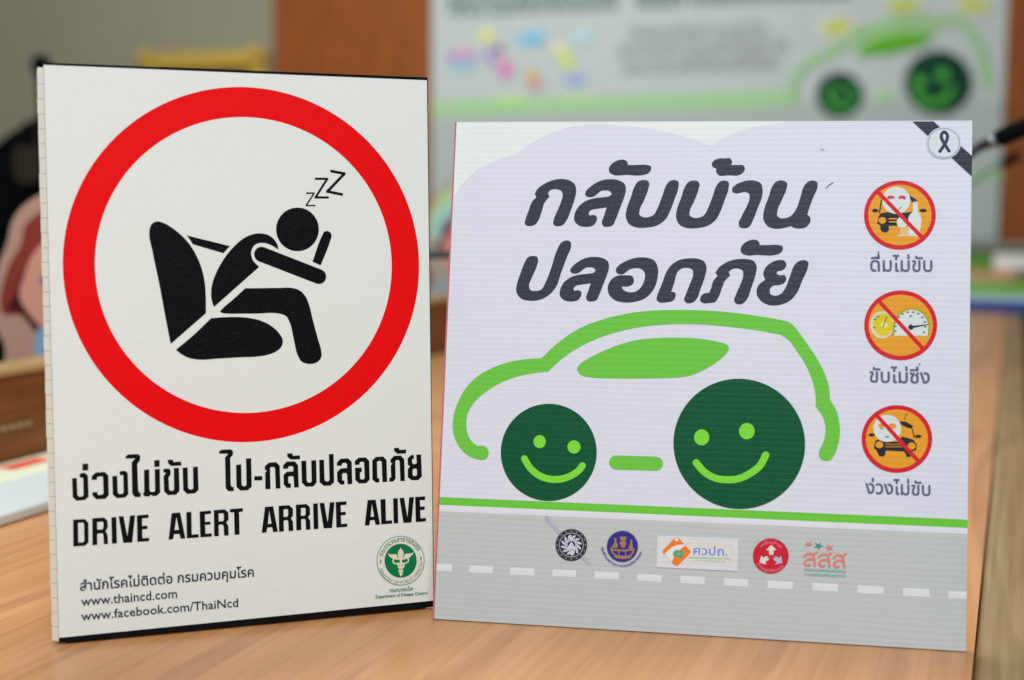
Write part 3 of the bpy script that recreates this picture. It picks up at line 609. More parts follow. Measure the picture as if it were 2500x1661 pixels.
BANNER_PRINT=[
["title_lettering","",[
["T","2f4f41","กลับบ้านปลอดภัยดื่มไม่ขับ",-327959,135235,-221746,135561,-328554,155201,1]]],
["title_lettering","",[
["T","2f4f41","ขับไม่ซิ่ง ง่วงไม่ขับไปกลับปลอดภัย",-211225,135623,-89766,136253,-212010,153741,1]]],
["text_print","three grey lines of Thai text",[
["T","8b8f88","สำนักงานป้องกัน ควบคุมโรค",-214587,117098,-135924,117390,-214760,127841,1],
["T","8b8f88","กรมควบคุมโรค กระทรวงสาธารณสุข ไทย",-221331,108390,-123599,108443,-221489,118716,1],
["T","8b8f88","โครงการรณรงค์ขับขี่ปลอดภัยในชุมชน",-218713,98454,-127918,99524,-218874,108793,1]]],
["road_print","grey road under a green verge line",[
["P","98a19e",0,[[-338500,76477],[-9000,80270],[-9000,5000],[-338500,5000]]],
["P","8fb585",0,[[-338500,84426],[-118494,87331],[-118267,78955],[-338500,75996]]]]],
["children_print","small cartoon children under a sun and clouds",[
["E","9a78b8",-318788,110766,8615,-233,24,-5779],
["E","b99aa8",-318293,114011,6082,-172,15,-3724],
["E","7fb9bf",-318257,105348,8112,-202,9,-2239],
["E","c3cf6a",-302694,122807,5203,-167,23,-3878],
["E","74a9cf",-275401,120108,8607,-269,37,-4021],
["E","74a9cf",-270521,121778,4878,-156,35,-3646],
["E","9dbccd",-242967,120447,6674,-212,49,-3788],
["E","6f5f72",-295133,113355,3587,-102,27,-4059],
["E","8f7ab5",-299614,110710,4000,-109,26,-4069],
["E","c4549f",-290879,103559,4175,-102,42,-5725],
["E","b79aae",-293107,108689,4251,-4021,-2103,-1903],
["E","b8a04c",-274231,99667,3533,-81,30,-3303],
["E","b8857f",-272017,93931,4117,-86,38,-4040],
["S","b1c35c",0,1,5807,[[-255354,111775],[-249951,103465]]],
["E","cbbf9a",-257325,115008,3866,-114,39,-3451],
["E","8f9ac8",-247456,96145,6718,-148,45,-3635],
["E","a8c873",-287953,85018,10902,-187,15,-2037],
["E","a5bf8e",-245880,85388,13400,-235,23,-1820]]],
["car_print","green car with smiling wheels on the wall banner",[
["P","8ab27c",0,[[-87457,110153],[-81578,115459],[-73301,119436],[-61431,120240],[-46133,119717],[-41424,118362],[-48283,114399],[-61248,114811],[-73104,113370],[-81971,108773],[-84938,107028]]],
["S","84b074",1,1,4121,[[-118671,82500],[-120090,88757],[-118071,94935],[-112932,100394],[-105028,105129],[-95946,109178],[-90606,113914],[-82277,118522],[-70401,122058],[-55637,123344],[-42749,122884],[-32269,121323],[-26299,115479],[-21989,107631],[-19402,99840],[-18555,92686],[-17203,87300]]],
["P","4f981c",0,[[-86084,104922],[-83208,109723],[-73743,114603],[-61309,116622],[-46005,116122],[-48764,111414],[-56880,108047],[-69855,105390]]],
["S","92bb86",0,0,5464,[[-75725,82858],[-65533,82921]]],
["E","0a3323",-94584,83934,12672,-229,377,-12668],
["E","0a3323",-42720,89502,17416,-365,622,-17384],
["E","3f9a34",-97128,87066,2207,-43,70,-2347],
["E","3f9a34",-88568,86899,2190,-42,71,-2337],
["S","3f9a34",1,1,2715,[[-100725,84045],[-97505,79044],[-92544,77113],[-87162,80725]]],
["E","3f9a34",-52144,90424,3063,-65,115,-3327],
["E","3f9a34",-40538,93783,3030,-69,119,-3307],
["S","3f9a34",1,1,3352,[[-53706,84406],[-48218,79164],[-41187,79350],[-35594,85870]]],
["E","b4b9ae",-97514,120863,10641,1917,1593,-6637],
["E","a9b04e",-96903,120842,7168,2111,1359,-3884],
["E","b4b9ae",-61817,131679,11187,-439,162,-4813],
["E","a4ae4e",-61801,131198,8470,576,509,-3724],
["E","b4b9ae",-26262,129694,10841,-1396,-236,-5001],
["E","aab04e",-25980,129801,8419,-1541,-334,-3384]]],
["verge_print","",[
["S","86ad78",0,0,3443,[[-26220,39225],[-8261,39682]]]]]]
# ------------------------------------------------------------------ room axes: T runs along the table, N across it
AZ = math.atan(.358)
T = Vector((math.sin(AZ), math.cos(AZ), 0)); N = Vector((math.cos(AZ), -math.sin(AZ), 0))
ROOM = Matrix.Rotation(-AZ, 4, 'Z')
def room(n, t, z=0): m = ROOM.copy(); m.translation = N*n+T*t+Vector((0, 0, z)); return m

# ------------------------------------------------------------------ materials
def wood(name, light, dark, line, rough, sx=1., cath=1., spec=.35, alongz=False):
    m, n, l, b = new_mat(name, rough, spec)
    tc = n.new('ShaderNodeTexCoord')
    def mapn(s, loc=(0, 0, 0)):
        q = n.new('ShaderNodeMapping'); q.inputs['Scale'].default_value = s; q.inputs['Location'].default_value = loc
        l.new(tc.outputs['Object'], q.inputs[0]); return q
    def noise(v, scale, det=3, dist=0):
        q = n.new('ShaderNodeTexNoise'); q.inputs['Scale'].default_value = scale; q.inputs['Detail'].default_value = det
        q.inputs['Distortion'].default_value = dist; l.new(v, q.inputs['Vector']); return q
    def S(a, bb, c): return (a, c, bb) if alongz else (a, bb, c)
    lo = noise(mapn(S(3.2*sx, .9, 3)).outputs[0], 1, 2, .4)           # slow bend of the rings
    sep = n.new('ShaderNodeSeparateXYZ'); l.new(tc.outputs['Object'], sep.inputs[0])
    ph = n.new('ShaderNodeMath'); ph.operation = 'MULTIPLY'; ph.inputs[1].default_value = 70*sx; l.new(sep.outputs['X'], ph.inputs[0])
    p2 = n.new('ShaderNodeMath'); p2.operation = 'MULTIPLY_ADD'; p2.inputs[1].default_value = 34*cath
    l.new(lo.outputs['Fac'], p2.inputs[0]); l.new(ph.outputs[0], p2.inputs[2])
    fine = noise(mapn(S(40*sx, 2.2, 40)).outputs[0], 1, 5)
    p3 = n.new('ShaderNodeMath'); p3.operation = 'MULTIPLY_ADD'; p3.inputs[1].default_value = 5
    l.new(fine.outputs['Fac'], p3.inputs[0]); l.new(p2.outputs[0], p3.inputs[2])
    sn = n.new('ShaderNodeMath'); sn.operation = 'SINE'; l.new(p3.outputs[0], sn.inputs[0])
    r1 = n.new('ShaderNodeValToRGB'); e = r1.color_ramp.elements
    e[0].position = 0; e[0].color = (*lin(dark), 1); e[1].position = .8; e[1].color = (*lin(light), 1)
    a = n.new('ShaderNodeMapRange'); a.inputs[1].default_value = -1; a.inputs[2].default_value = 1; l.new(sn.outputs[0], a.inputs[0])
    mixn = n.new('ShaderNodeMath'); mixn.operation = 'MULTIPLY_ADD'; mixn.inputs[1].default_value = .36
    st = noise(mapn(S(230*sx, 5, 230)).outputs[0], 1, 4)
    m2 = n.new('ShaderNodeMath'); m2.operation = 'MULTIPLY'; m2.inputs[1].default_value = .9; sr_ = n.new('ShaderNodeMapRange'); sr_.inputs[1].default_value = .36; sr_.inputs[2].default_value = .62; sr_.inputs[3].default_value = 0; sr_.inputs[4].default_value = .44; l.new(st.outputs['Fac'], sr_.inputs[0]); l.new(sr_.outputs[0], m2.inputs[0])
    l.new(a.outputs[0], mixn.inputs[0]); l.new(m2.outputs[0], mixn.inputs[2]); l.new(mixn.outputs[0], r1.inputs[0])
    # dark growth lines: narrow crests of the ring wave
    gl = n.new('ShaderNodeMapRange'); gl.inputs[1].default_value = .72; gl.inputs[2].default_value = 1; gl.inputs[3].default_value = 0; gl.inputs[4].default_value = .65
    l.new(sn.outputs[0], gl.inputs[0])
    lm = n.new('ShaderNodeMath'); lm.operation = 'MULTIPLY'; l.new(gl.outputs[0], lm.inputs[0]); l.new(fine.outputs['Fac'], lm.inputs[1])
    mx = n.new('ShaderNodeMix'); mx.data_type = 'RGBA'; mx.inputs[7].default_value = (*lin(line), 1)
    l.new(lm.outputs[0], mx.inputs[0]); l.new(r1.outputs[0], mx.inputs[6]); l.new(mx.outputs[2], b.inputs['Base Color'])
    rr = n.new('ShaderNodeMapRange'); rr.inputs[3].default_value = rough-.06; rr.inputs[4].default_value = rough+.08
    l.new(st.outputs['Fac'], rr.inputs[0]); l.new(rr.outputs[0], b.inputs['Roughness'])
    bp = n.new('ShaderNodeBump'); bp.inputs['Distance'].default_value = .0001; bp.inputs['Strength'].default_value = .5
    l.new(st.outputs['Fac'], bp.inputs['Height']); l.new(bp.outputs[0], b.inputs['Normal'])
    return m
TABLE = wood('table_veneer', 'dda26f', 'c58a55', '884e2b', .29, spec=.45)
EDGE = wood('edge_band_veneer', 'ae946a', '8e754f', '6a5436', .3, 1)
DARKW = wood('dark_divider_veneer', '8c5526', '6e3d16', '3e200c', .35, .8, alongz=False)
PANELW = wood('wall_panel_veneer', 'a85a1a', '874410', '582c0a', .6, .35, alongz=True)
WALLP = plain('painted_wall', '9a9784', .9, .1, scale=3)
CARPET = plain('brown_carpet', '5a4433', .95, .05, noise=.25, scale=80)
BLACK = plain('black_plastic', '0c0d0e', .35, .4)
FABRIC = plain('black_fabric', '08090b', .9, .1, noise=.3, scale=200)
METAL = plain('grey_metal', '9a9da0', .3, .5, metal=1)
GOLD = plain('gilt_frame', 'd2b048', .4, .4, metal=.1, noise=.35, scale=30)
PAPER = plain('white_paper', 'cdd4d0', .6, .2, noise=.02)
CREAM = plain('cream_paper', 'e3e6c6', .6, .2, noise=.03)

# ------------------------------------------------------------------ setting
me = MB().box(-9, 4, -2.5, 8.3, -.80, -.75).done('floor', CARPET, kind='structure'); me.matrix_world = room(0, 0)
me = MB().box(-9, 4.5, 8.02, 8.15, -.749, 3.2).done('back_wall', WALLP, kind='structure'); me.matrix_world = room(0, 0)
# wood panelling on the wall behind the banner: separate tall boards with open joints
pw = thing('wood_wall_panelling', 'brown wood panelling on the back wall around the banner', 'wall panelling', room(0, 0))
xs = [-4.487, -3.36, -2.24, -1.12, 0, 1.12, 2.24, 3.36]
for a, b_ in zip(xs, xs[1:]):
    MB().box(a+.003, b_-.003, 7.985, 8.019, -.745, 3.1).done('panel', PANELW, pw, bevel=.003)

# ------------------------------------------------------------------ conference tables, end to end
def make_table(t0, t1, label, plate=False):
    r = thing('conference_table', label, 'table', room(0, t0), 'conference tables placed end to end'); L = t1-t0-.004
    MB().box(-.870, -.0125, 0, L, -.025, 0).done('table_top', TABLE, r)
    MB().box(-.0122, .022, 0, L, -.032, -.0008).done('edge_band', EDGE, r, bevel=.006, smooth=False, seg=4)
    MB().box(-.902, -.873, 0, L, -.03, .083).done('divider_panel', DARKW, r, bevel=.001)
    MB().box(-.906, -.867, 0, L, .0832, .0915).done('divider_cap', plain('divider_cap_veneer', 'b08f5c', .3, .4), r, bevel=.003, seg=3)
    MB().box(-.850, -.826, .05, L-.05, -.72, -.026).done('modesty_panel', DARKW, r)
    for y in (.06, L-.11):
        for x in (-.80, -.09): MB().box(x, x+.05, y, y+.05, -.7495, -.0255).done('leg', METAL, r, bevel=.004)
    if plate:
        p = MB().box(-.8729, -.8722, 1.30, 1.408, .0300, .0395).done('maker_plate', plain('plate_brown', '6b451f', .4, .3), r)
        q = MB()
        for k in range(9): q.box(-.8722, -.8720, 1.304+k*.0115, 1.3125+k*.0115, .0325, .037)
        q.done('plate_lettering', plain('plate_pale_ink', 'a08c6c', .4, .3), p)
    return r
make_table(-.32, 2.2, 'nearest light wood conference table carrying the two signs', True)
make_table(2.2, 4.6, 'second light wood conference table, with the green and blue magazines')
make_table(4.6, 6.95, 'farthest light wood conference table, near the banner wall')

# ------------------------------------------------------------------ left sign
LM = frame_matrix((-.250954, .759719, .0006), (math.cos(.351162), math.sin(.351162), 0),
                  (-math.sin(.351162)*math.sin(.048951), math.cos(.351162)*math.sin(.048951), math.cos(.048951)))
LM.translation = EYE+(LM.translation-EYE)*.996; LM = LM@Matrix.Scale(.996, 4)   # stands on its wing, just clear of the table
ls = thing('warning_sign', 'tall white corrugated sign with a red ring and a sleeping driver, DRIVE ALERT ARRIVE ALIVE', 'sign', LM)
lmat = lambda c: print_mat('left_sign', c, 1.16, .0082, .00007, .08 if c in ('07090c',) else 0)
WL, HL = .217986, .320365
BOARDL = lmat('d3d9d5')
MB().box(0, WL, 0, .0042, 0, HL).done('board', BOARDL, ls)
# cut fold along the near edge: open flutes, one cell every 8 mm
fold = Vector((-.0039, .0028)); k = 0; z = .0045
TANL = plain('flute_joint', 'd8d4c0', .6, .2); FLUTE = plain('flute_plastic', 'e0e2d8', .5, .3, noise=.03)
nf = 39; step = (HL-.004)/nf
for i in range(nf):
    z0 = .0008+i*step; w = 1+.03*math.sin(i*2.3)+.02*math.sin(i*5.1)
    a = [(-.0002, .0002), (fold.x*w*.93, fold.y*w), (fold.x*w*.93+.0012, fold.y*w+.0016), (-.0002, .0022)]
    bm = MB(); v = []
    for zz, ins in ((z0+.00015, .0004), (z0+step-.0001, 0)):
        v.append([bm.bm.verts.new((x, y+ins, zz)) for x, y in a])
    bm.bm.faces.new(v[0]); bm.bm.faces.new(v[1][::-1])
    for j in range(4): bm.bm.faces.new((v[0][j], v[0][(j+1) % 4], v[1][(j+1) % 4], v[1][j]))
    bm.done('flute', FLUTE, ls)
MB().prism([(0, 0)]*0 or [(-.0031, .001), (-.0002, .001), (-.0002, HL-.002), (-.0031, HL-.002)], .0046, .0056).done('fold_backing', TANL, ls)
MB().box(.004, WL-.004, .0045, .0080, -.0014, .030).done('light_block_strip', lmat('07090c'), ls)  # added hidden black strip, blocks light coming through under the board
# wing folded back from the near edge so that the sign stands
wing = MB().box(-.0034, -.0002, .0058, .098, -.0015, HL-.004).done('side_wing', BOARDL, ls); 
wing.rotation_euler = (0, 0, -.30)
for i, (nm, lb, sh) in enumerate(LEFT_PRINT): make_print(nm, lb, sh, ls, .00006+i*.00004, lmat)

# ------------------------------------------------------------------ right sign
RM = frame_matrix((-.044865, .809972, .0006), (math.cos(-.177652), math.sin(-.177652), 0),
                  (-math.sin(-.177652)*math.sin(.190285), math.cos(-.177652)*math.sin(.190285), math.cos(.190285)))
rs = thing('campaign_sign', 'square corrugated sign with a green smiling-wheel car under a slanted Thai title', 'sign', RM)
rmat = lambda c: print_mat('right_sign', c, 1.13, .0069, .00021, .22 if c in ('343a42',) else .10 if c in ('085030',) else 0)
WR, HR = .302702, .300
MB().box(0, WR, 0, .0042, 0, HR).done('board', rmat('d9e0e0'), rs)
MB().box(-.0010, -.0001, -.00005, .0040, 0, HR).done('edge_bleed', plain('pink_ink_edge', 'c46a78', .5, .3, noise=.4, scale=900), rs, label='pink ink line down the left edge')
strut = MB().box(.09, .21, 0, .004, -.27, 0).done('rear_strut', rmat('d9e0e0'), rs); strut.location = (0, .0046, .262); strut.rotation_euler = (math.radians(28), 0, 0)
for i, (nm, lb, sh) in enumerate(RIGHT_PRINT): make_print(nm, lb, sh, rs, .00006+i*.00004, rmat)

# ------------------------------------------------------------------ papers at the left
b1 = MB().box(-.041, .041, -.152, .152, 0, .0088).done('closed_white_book', PAPER, bevel=.002, seg=3, label='thick white closed book on the table left of the tall sign', cat='book')
b1.matrix_world = room(-.751, .87, .0008)
pf = thing('leaflet', 'cream leaflet with red print lying beside the wooden divider', 'leaflet', room(-.831, 1.08, .0012))
MB().box(-.037, .037, -.20, .22, 0, .0022).done('paper', CREAM, pf)
RED = plain('red_ink', 'e0523a', .6, .2)
q = MB()
for (x0, x1, y0, y1) in ((-.029, -.008, -.062, -.004), (-.030, -.012, .010, .05)): q.box(x0, x1, y0, y1, .0022, .0024)
q.done('red_print', RED, pf)
MB().box(.022, .030, -.18, .19, .0022, .0024).done('grey_print', plain('grey_ink', 'c9ccc4', .6, .2), pf)
sc_ = MB().box(-.012, .012, -.02, .02, 0, .0006).done('paper_scrap', plain('scrap_paper', 'cfc9b0', .6, .2), label='small pale paper scrap in the near left corner of the table', cat='paper')
sc_.matrix_world = Matrix.Translation((-.277, .700, .0008))@Matrix.Rotation(.5, 4, 'Z')

# ------------------------------------------------------------------ cut-out picture standees beyond the divider
def at2(px, py, Y, cx, z0): p = at(px, py, Y); return ((p.x-cx)*1e5, (p.z-z0)*1e5)
def standee(label, Y, cxpx, base, halo, prints):
    c = at(cxpx, 600, Y); z0 = .0008
    r = thing('picture_standee', label, 'standee', Matrix.Translation((c.x, Y, z0)), 'cut-out children standing beyond the divider')
    g = lambda L: [at2(px, py, Y, c.x, z0) for px, py in L]
    mir = lambda L: L+[(2*cxpx-x, y) for x, y in reversed(L)]
    out = [Vector(p)*1e-5 for p in smooth_loop(g(mir(halo)), True, 4)]
    MB().prism([(p.x, p.y) for p in out], 0, .005).done('cut_out_board', plain('standee_border', base, .6, .2), r)
    pm = lambda col: print_mat('standee', col, 1.25, 1, 0)
    for i, (nm, sh) in enumerate(prints):
        S_ = []
        for col, kind, L in sh:
            if kind == 'm': S_.append(['P', col, 1, [list(p) for p in g(mir(L))]])
            elif kind == 'p': S_.append(['P', col, 1, [list(p) for p in g(L)]])
            else:
                x, y = at2(*L[:2], Y, c.x, z0); k = Y/3420.658*1e5
                S_.append(['E', col, x, y, L[2]*k, 0, 0, L[3]*k])
                if len(L) < 5: x2, y2 = at2(2*cxpx-L[0], L[1], Y, c.x, z0); S_.append(['E', col, x2, y2, L[2]*k, 0, 0, L[3]*k])
        make_print(nm, '', S_, r, .0003+i*.0003, pm)
    MB().box(-.03, .03, .0055, .07, 0, .03).done('foot', plain('standee_border', base, .6, .2), r)
standee('cut-out picture of a child in a red hood, left of the tall sign', 1.58, 178, 'cda28f',
  [(178, 430), (150, 445), (110, 468), (60, 500), (32, 535), (18, 590), (-8, 660), (-22, 740), (-18, 790), (10, 840), (12, 880), (-10, 940), (-14, 1020), (0, 1036)],
  [('hood_print', [('8c3a30', 'm', [(178, 488), (150, 498), (105, 515), (62, 550), (50, 600), (26, 640), (6, 700), (0, 740), (6, 765), (60, 770), (120, 850), (178, 860)]),
                   ('4a1c22', 'm', [(178, 560), (120, 580), (62, 660), (28, 735), (16, 755), (45, 765), (85, 810), (120, 860), (178, 880)])]),
   ('body_print', [('dd9078', 'm', [(178, 850), (110, 830), (60, 790), (35, 762), (8, 770), (22, 800), (38, 850), (34, 900), (20, 960), (20, 1030), (178, 1030)]),
                   ('86a8c8', 'm', [(178, 820), (100, 795), (86, 830), (90, 880), (110, 940), (178, 960)])]),
   ('face_print', [('e29a84', 'm', [(178, 560), (130, 575), (82, 620), (58, 680), (48, 720), (70, 765), (105, 800), (140, 820), (178, 830)]),
                   ('7f7090', 'e', (112, 684, 16, 14)), ('4c3d5a', 'e', (116, 684, 8, 9)), ('b04a48', 'p', [(155, 770), (178, 778), (200, 770), (178, 786)])])])
standee('cut-out picture of a child in a green cap, seen between the signs', 2.73, 1152, 'b9b09c',
  [(1152, 432), (1110, 440), (1075, 462), (1050, 500), (1042, 560), (1044, 640), (1055, 680), (1040, 720), (1036, 800), (1040, 802)],
  [('cap_print', [('b9cc8e', 'm', [(1152, 444), (1110, 452), (1080, 472), (1058, 505), (1050, 550), (1152, 560)]), ('a5d2bd', 'm', [(1152, 478), (1112, 482), (1082, 498), (1062, 522), (1050, 560), (1060, 590), (1152, 590)]), ('8a9aa8', 'm', [(1152, 512), (1115, 516), (1090, 530), (1070, 560), (1152, 580)])]),
   ('body_print', [('d7a08e', 'm', [(1152, 680), (1100, 684), (1062, 690), (1050, 730), (1046, 795), (1152, 795)]), ('98a4a8', 'm', [(1152, 640), (1110, 645), (1088, 660), (1100, 690), (1152, 700)])]),
   ('face_print', [('5f2430', 'm', [(1152, 524), (1118, 530), (1092, 550), (1074, 580), (1066, 612), (1080, 620), (1152, 600)]), ('d98e7c', 'm', [(1152, 548), (1122, 552), (1095, 570), (1080, 600), (1078, 630), (1092, 655), (1120, 672), (1152, 676)]),
                   ('55405a', 'e', (1120, 605, 5, 6))])])

# ------------------------------------------------------------------ gooseneck microphones
def mic(label, base, neck, head, r0, r1):
    """base: centre of the foot on the table; neck: points; head: two end points"""
    r = thing('conference_microphone', label, 'microphone', Matrix.Translation(base), 'conference microphones on the tables')
    b = Vector(base); q = lambda p: Vector(p)-b
    f = MB().box(-.055, .055, -.04, .04, 0, .03).done('base', BLACK, r, bevel=.006, seg=3)
    MB().tube([(0, .01, .0302), (0, .01, .034)], .012).done('talk_button', plain('grey_button', '6a6e72', .4, .3), f)
    pts = smooth_pts([Vector((0, 0, .03))]+[q(p) for p in neck])
    MB().tube(pts, r0).done('gooseneck', BLACK, r, smooth=True)
    h0, h1 = q(head[0]), q(head[1]); d = h1-h0
    MB().tube([h0+d*t for t in (.14, .2, .3, .8, .95, 1)], [r1*.6, r1*.95, r1, r1, r1*.8, r1*.4]).done('microphone_head', FABRIC, r, smooth=True)
    MB().tube([h0, h0+d*.13], r1*.7).done('ring', METAL, r, smooth=True)
def smooth_pts(P, k=6):
    out = []; n = len(P)
    for i in range(n-1):
        a, b = P[i], P[i+1]; pa = P[max(i-1, 0)]; pb = P[min(i+2, n-1)]; ta = (b-pa)/2; tb = (pb-a)/2
        for j in range(k):
            t = j/k; out.append(a*(2*t**3-3*t*t+1)+ta*(t**3-2*t*t+t)+b*(3*t*t-2*t**3)+tb*(t**3-t*t))
    return out+[P[-1]]
Y = 1.6
g = at(1300, 700, Y)
mic('black gooseneck microphone crossing the gap between the two signs', (g.x, Y, .0008), [at(1290, 800, Y), at(1250, 680, Y), at(1190, 628, Y), at(1120, 621, Y), at(1040, 622, Y)], (at(1040, 622, Y), at(930, 640, Y)), .0052, .008)
Y = 1.5
g = at(2150, 700, Y)
mic('large black gooseneck microphone rising past the right sign', (g.x, Y, .0008), [at(2180, 600, Y), at(2260, 460, Y), at(2350, 390, Y), at(2380, 364, Y), at(2412, 350, Y)], (at(2412, 350, Y), at(2545, 292, Y)), .0056, .0098)
Y = 2.7
g = at(2200, 700, Y)
mic('small far gooseneck microphone, lower and behind the large one', (g.x, Y, .0008), [at(2230, 600, Y), at(2290, 500, Y), at(2370, 450, Y), at(2410, 420, Y), at(2436, 405, Y)], (at(2436, 405, Y), at(2492, 376, Y)), .0022, .0095)

# ------------------------------------------------------------------ magazines and folders on the far tables
def booklet(name, label, n0, n1, t0, t1, z0, z1, col, top, rot=0, bands=()):
    r = thing(name, label, 'magazine' if name == 'magazine' else 'folder', room((n0+n1)/2, (t0+t1)/2, z0)@Matrix.Rotation(rot, 4, 'Z'))
    w, d, h = (n1-n0)/2, (t1-t0)/2, z1-z0
    MB().box(-w, w, -d, d, 0, h-.0012).done('pages', plain('pages_'+col, col, .5, .3, noise=.03), r, bevel=.001)
    MB().box(-w-.001, w+.001, -d-.001, d+.001, h-.0011, h).done('cover', plain('cover_'+top, top, .4, .4, noise=.03), r)
    for (a, b_, c, d_, cc) in bands: MB().box(a, b_, c, d_, h+.0001, h+.0004).done('cover_print', plain('cover_'+cc, cc, .4, .4, noise=.03), r)
booklet('magazine', 'thick blue-edged magazine at the bottom of the pile on the second table', -.30, .055, 3.42, 3.66, .0008, .024, '2348a0', '7f9fd0')
booklet('magazine', 'white magazine with a green corner on top of the blue one', -.32, .05, 3.47, 3.74, .0242, .036, 'cfe2da', 'd9ead6', .03, [(.02, .18, -.13, .13, '7fc456')])
booklet('magazine', 'bright green magazine at the back of the pile', -.16, .075, 3.76, 4.02, .0008, .040, '70b832', '70c030', .12)
booklet('folder', 'green folder on the farthest table', -.34, -.085, 5.75, 5.98, .0008, .045, '3f9420', '5aa228')
booklet('folder', 'white folder on the farthest table, right of the green one', -.075, .16, 5.75, 5.98, .0008, .050, 'f0f4f2', 'f2f6f4')
booklet('folder', 'olive folder lying in front of the green folder', -.34, -.10, 5.45, 5.70, .0008, .010, 'a59a34', 'a59a34')
# pleated skirt of the stage table beyond the last table
sk = thing('skirted_table', 'grey pleated table skirt below the banner at the far end', 'table', room(0, 7.25))
bm = bmesh.new(); prev = None; k = 0; x = -1.9
while x < .6:
    y = .03*math.sin(k*math.pi/2); v = [bm.verts.new((x, y, zz)) for zz in (-.749, .035)]
    if prev: bm.faces.new((prev[0], v[0], v[1], prev[1]))
    prev = v; x += .011; k += 1
me = bpy.data.meshes.new('pleated_skirt'); bm.to_mesh(me); bm.free()
o = link('pleated_skirt', me, plain('grey_skirt', 'a9aa98', .8, .1), sk)
MB().box(-1.9, .6, -.02, .5, .0352, .05).done('table_top', plain('grey_cloth', 'a0a294', .8, .1), sk, bevel=.004)

# ------------------------------------------------------------------ banner, gilt frame, chair on the back wall side
BM = frame_matrix(T*7.98, N, (0, 0, 1))
bn = thing('wall_banner', 'wide pale banner with a green smiling-wheel car hung on the wood panelling', 'banner', BM)
bmat = lambda c: print_mat('banner', c, 1.56, 1, 0)
MB().box(-3.385, -.09, -.006, 0, .05, 2.25).done('sheet', bmat('a6aeae'), bn)
for x in (2.256,): MB().tube([(-3.42, -.006, x), (-.055, -.006, x)], .018).done('top_rod', METAL, bn)
for i, (nm, lb, sh) in enumerate(BANNER_PRINT): make_print(nm, lb, sh, bn, .010+i*.002, bmat)
fr = thing('gilt_frame', 'ornate gold picture frame on the grey wall behind the tall sign', 'picture frame', room(-4.966, 7.93))
w, z0, z1 = .45, .50, 1.185
for (a, b_, c, d) in ((-w, -w+.10, z0, z1), (w-.10, w, z0, z1), (-w+.101, w-.101, z0, z0+.10), (-w+.101, w-.101, z1-.10, z1)):
    MB().box(a, b_, -.02, .04, c, d).done('frame_rail', GOLD, fr, bevel=.012, seg=3)
for sx in (-1, 1):
    for zz in (z0+.03, z1-.03):
        bm = bmesh.new(); bmesh.ops.create_icosphere(bm, subdivisions=2, radius=.06, matrix=Matrix.Translation((sx*(w-.04), -.03, zz)))
        me = bpy.data.meshes.new('corner_ornament'); bm.to_mesh(me); bm.free(); link('corner_ornament', me, GOLD, fr)
MB().box(-w+.10, w-.10, 0, .02, z0+.10, z1-.10).done('picture', plain('brown_picture', '7a4a24', .5, .3, noise=.4, scale=9), fr)

ch = thing('office_chair', 'black high-backed chair beyond the table at the far left', 'chair', Matrix.Translation((at(20, 500, 2.9).x+.18, 2.95, -.748))@Matrix.Rotation(math.radians(14), 4, 'Z'))
def slab(pts, y0, y1, name, mat, par, bev=.02):
    P = [Vector(p) for p in smooth_loop(pts, True, 4)]
    return MB().prism([(p.x, p.y) for p in P], y0, y1).done(name, mat, par)
slab([(-.24, .50), (-.27, .75), (-.265, .96), (-.22, 1.08), (-.10, 1.17), (.08, 1.23), (.20, 1.16), (.27, 1.0), (.27, .75), (.24, .50)], -.05, .05, 'backrest', FABRIC, ch)
MB().box(-.25, .25, -.50, -.02, .44, .53).done('seat', FABRIC, ch, bevel=.03, seg=3)
for sx in (-1, 1):
    MB().tube([(sx*.29, -.05, .62), (sx*.30, -.05, .70), (sx*.30, -.18, .72), (sx*.30, -.36, .72), (sx*.29, -.40, .66), (sx*.26, -.38, .48)], .018).done('armrest', BLACK, ch, smooth=True)
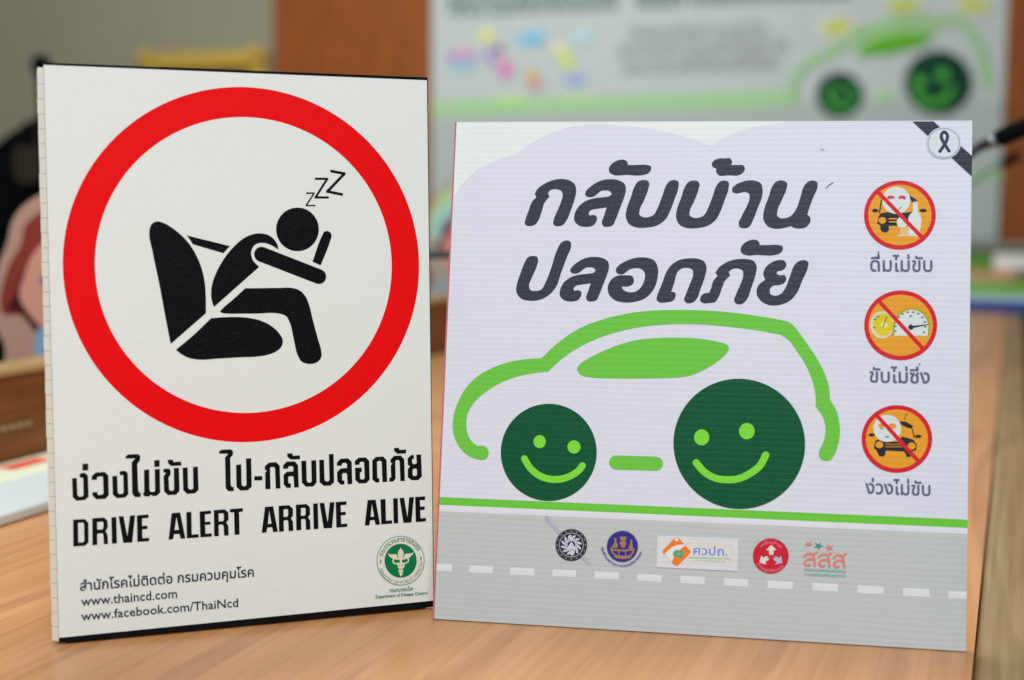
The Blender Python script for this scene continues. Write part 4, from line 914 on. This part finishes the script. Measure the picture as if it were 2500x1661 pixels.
MB().tube([(0, -.25, .10), (0, -.25, .44)], .03).done('gas_column', METAL, ch)
for k in range(5):
    a = 2*math.pi*k/5
    l_ = MB().tube([(0, -.25, .10), (.28*math.cos(a), -.25+.28*math.sin(a), .065)], [.03, .016]).done('base_leg', BLACK, ch)
    MB().tube([(.28*math.cos(a)-.012, -.25+.28*math.sin(a), .028), (.28*math.cos(a)+.012, -.25+.28*math.sin(a), .028)], .027).done('castor', BLACK, l_)
cb = thing('wooden_cabinet', 'tan wooden cabinet low against the wall at the far left', 'cabinet', room(-5.6, 6.6, -.749))
MB().box(-1.1, .5, -.25, .25, 0, .98).done('body', plain('tan_laminate', 'a3845a', .5, .3), cb, bevel=.004)
for k in range(4): 
    d = MB().box(-1.08+k*.395, -.70+k*.395, -.268, -.2505, .05, .93).done('door', plain('tan_laminate', 'a3845a', .5, .3), cb, bevel=.003)
    MB().tube([(-.74+k*.395, -.285, .45), (-.74+k*.395, -.285, .57)], .006).done('handle', METAL, d)

st = thing('floor_stand', 'thin black floor stand whose round head shows above the tall sign corner', 'stand', Matrix.Translation((at(107, 400, 3.2).x, 3.2, -.748)))
h_ = at(107, 134, 3.2).z+.748
MB().tube([(0, 0, .02), (0, 0, h_-.03)], .012).done('pole', BLACK, st)
MB().tube([(0, 0, h_-.05), (0, 0, h_-.04), (0, 0, h_-.02), (0, 0, h_-.004), (0, 0, h_)], [.010, .019, .023, .016, .005]).done('head', FABRIC, st, smooth=True)
MB().tube([(0, 0, 0), (0, 0, .02)], .13, 28).done('foot', BLACK, st)

bag = thing('brown_bag', 'small brown bag hanging in front of the black chair back at the far left', 'bag', Matrix.Translation(at(72, 440, 2.74)))
slab([(-.022, 0), (-.027, .03), (-.020, .062), (0, .066), (.020, .062), (.027, .03), (.022, 0)], -.012, .012, 'pouch', plain('brown_leather', '33281a', .5, .3, noise=.3), bag)
MB().tube([(-.016, 0, .064), (-.014, 0, .10), (0, 0, .115), (.014, 0, .10), (.016, 0, .064)], .002).done('strap', plain('brown_leather', '33281a', .5, .3, noise=.3), bag)
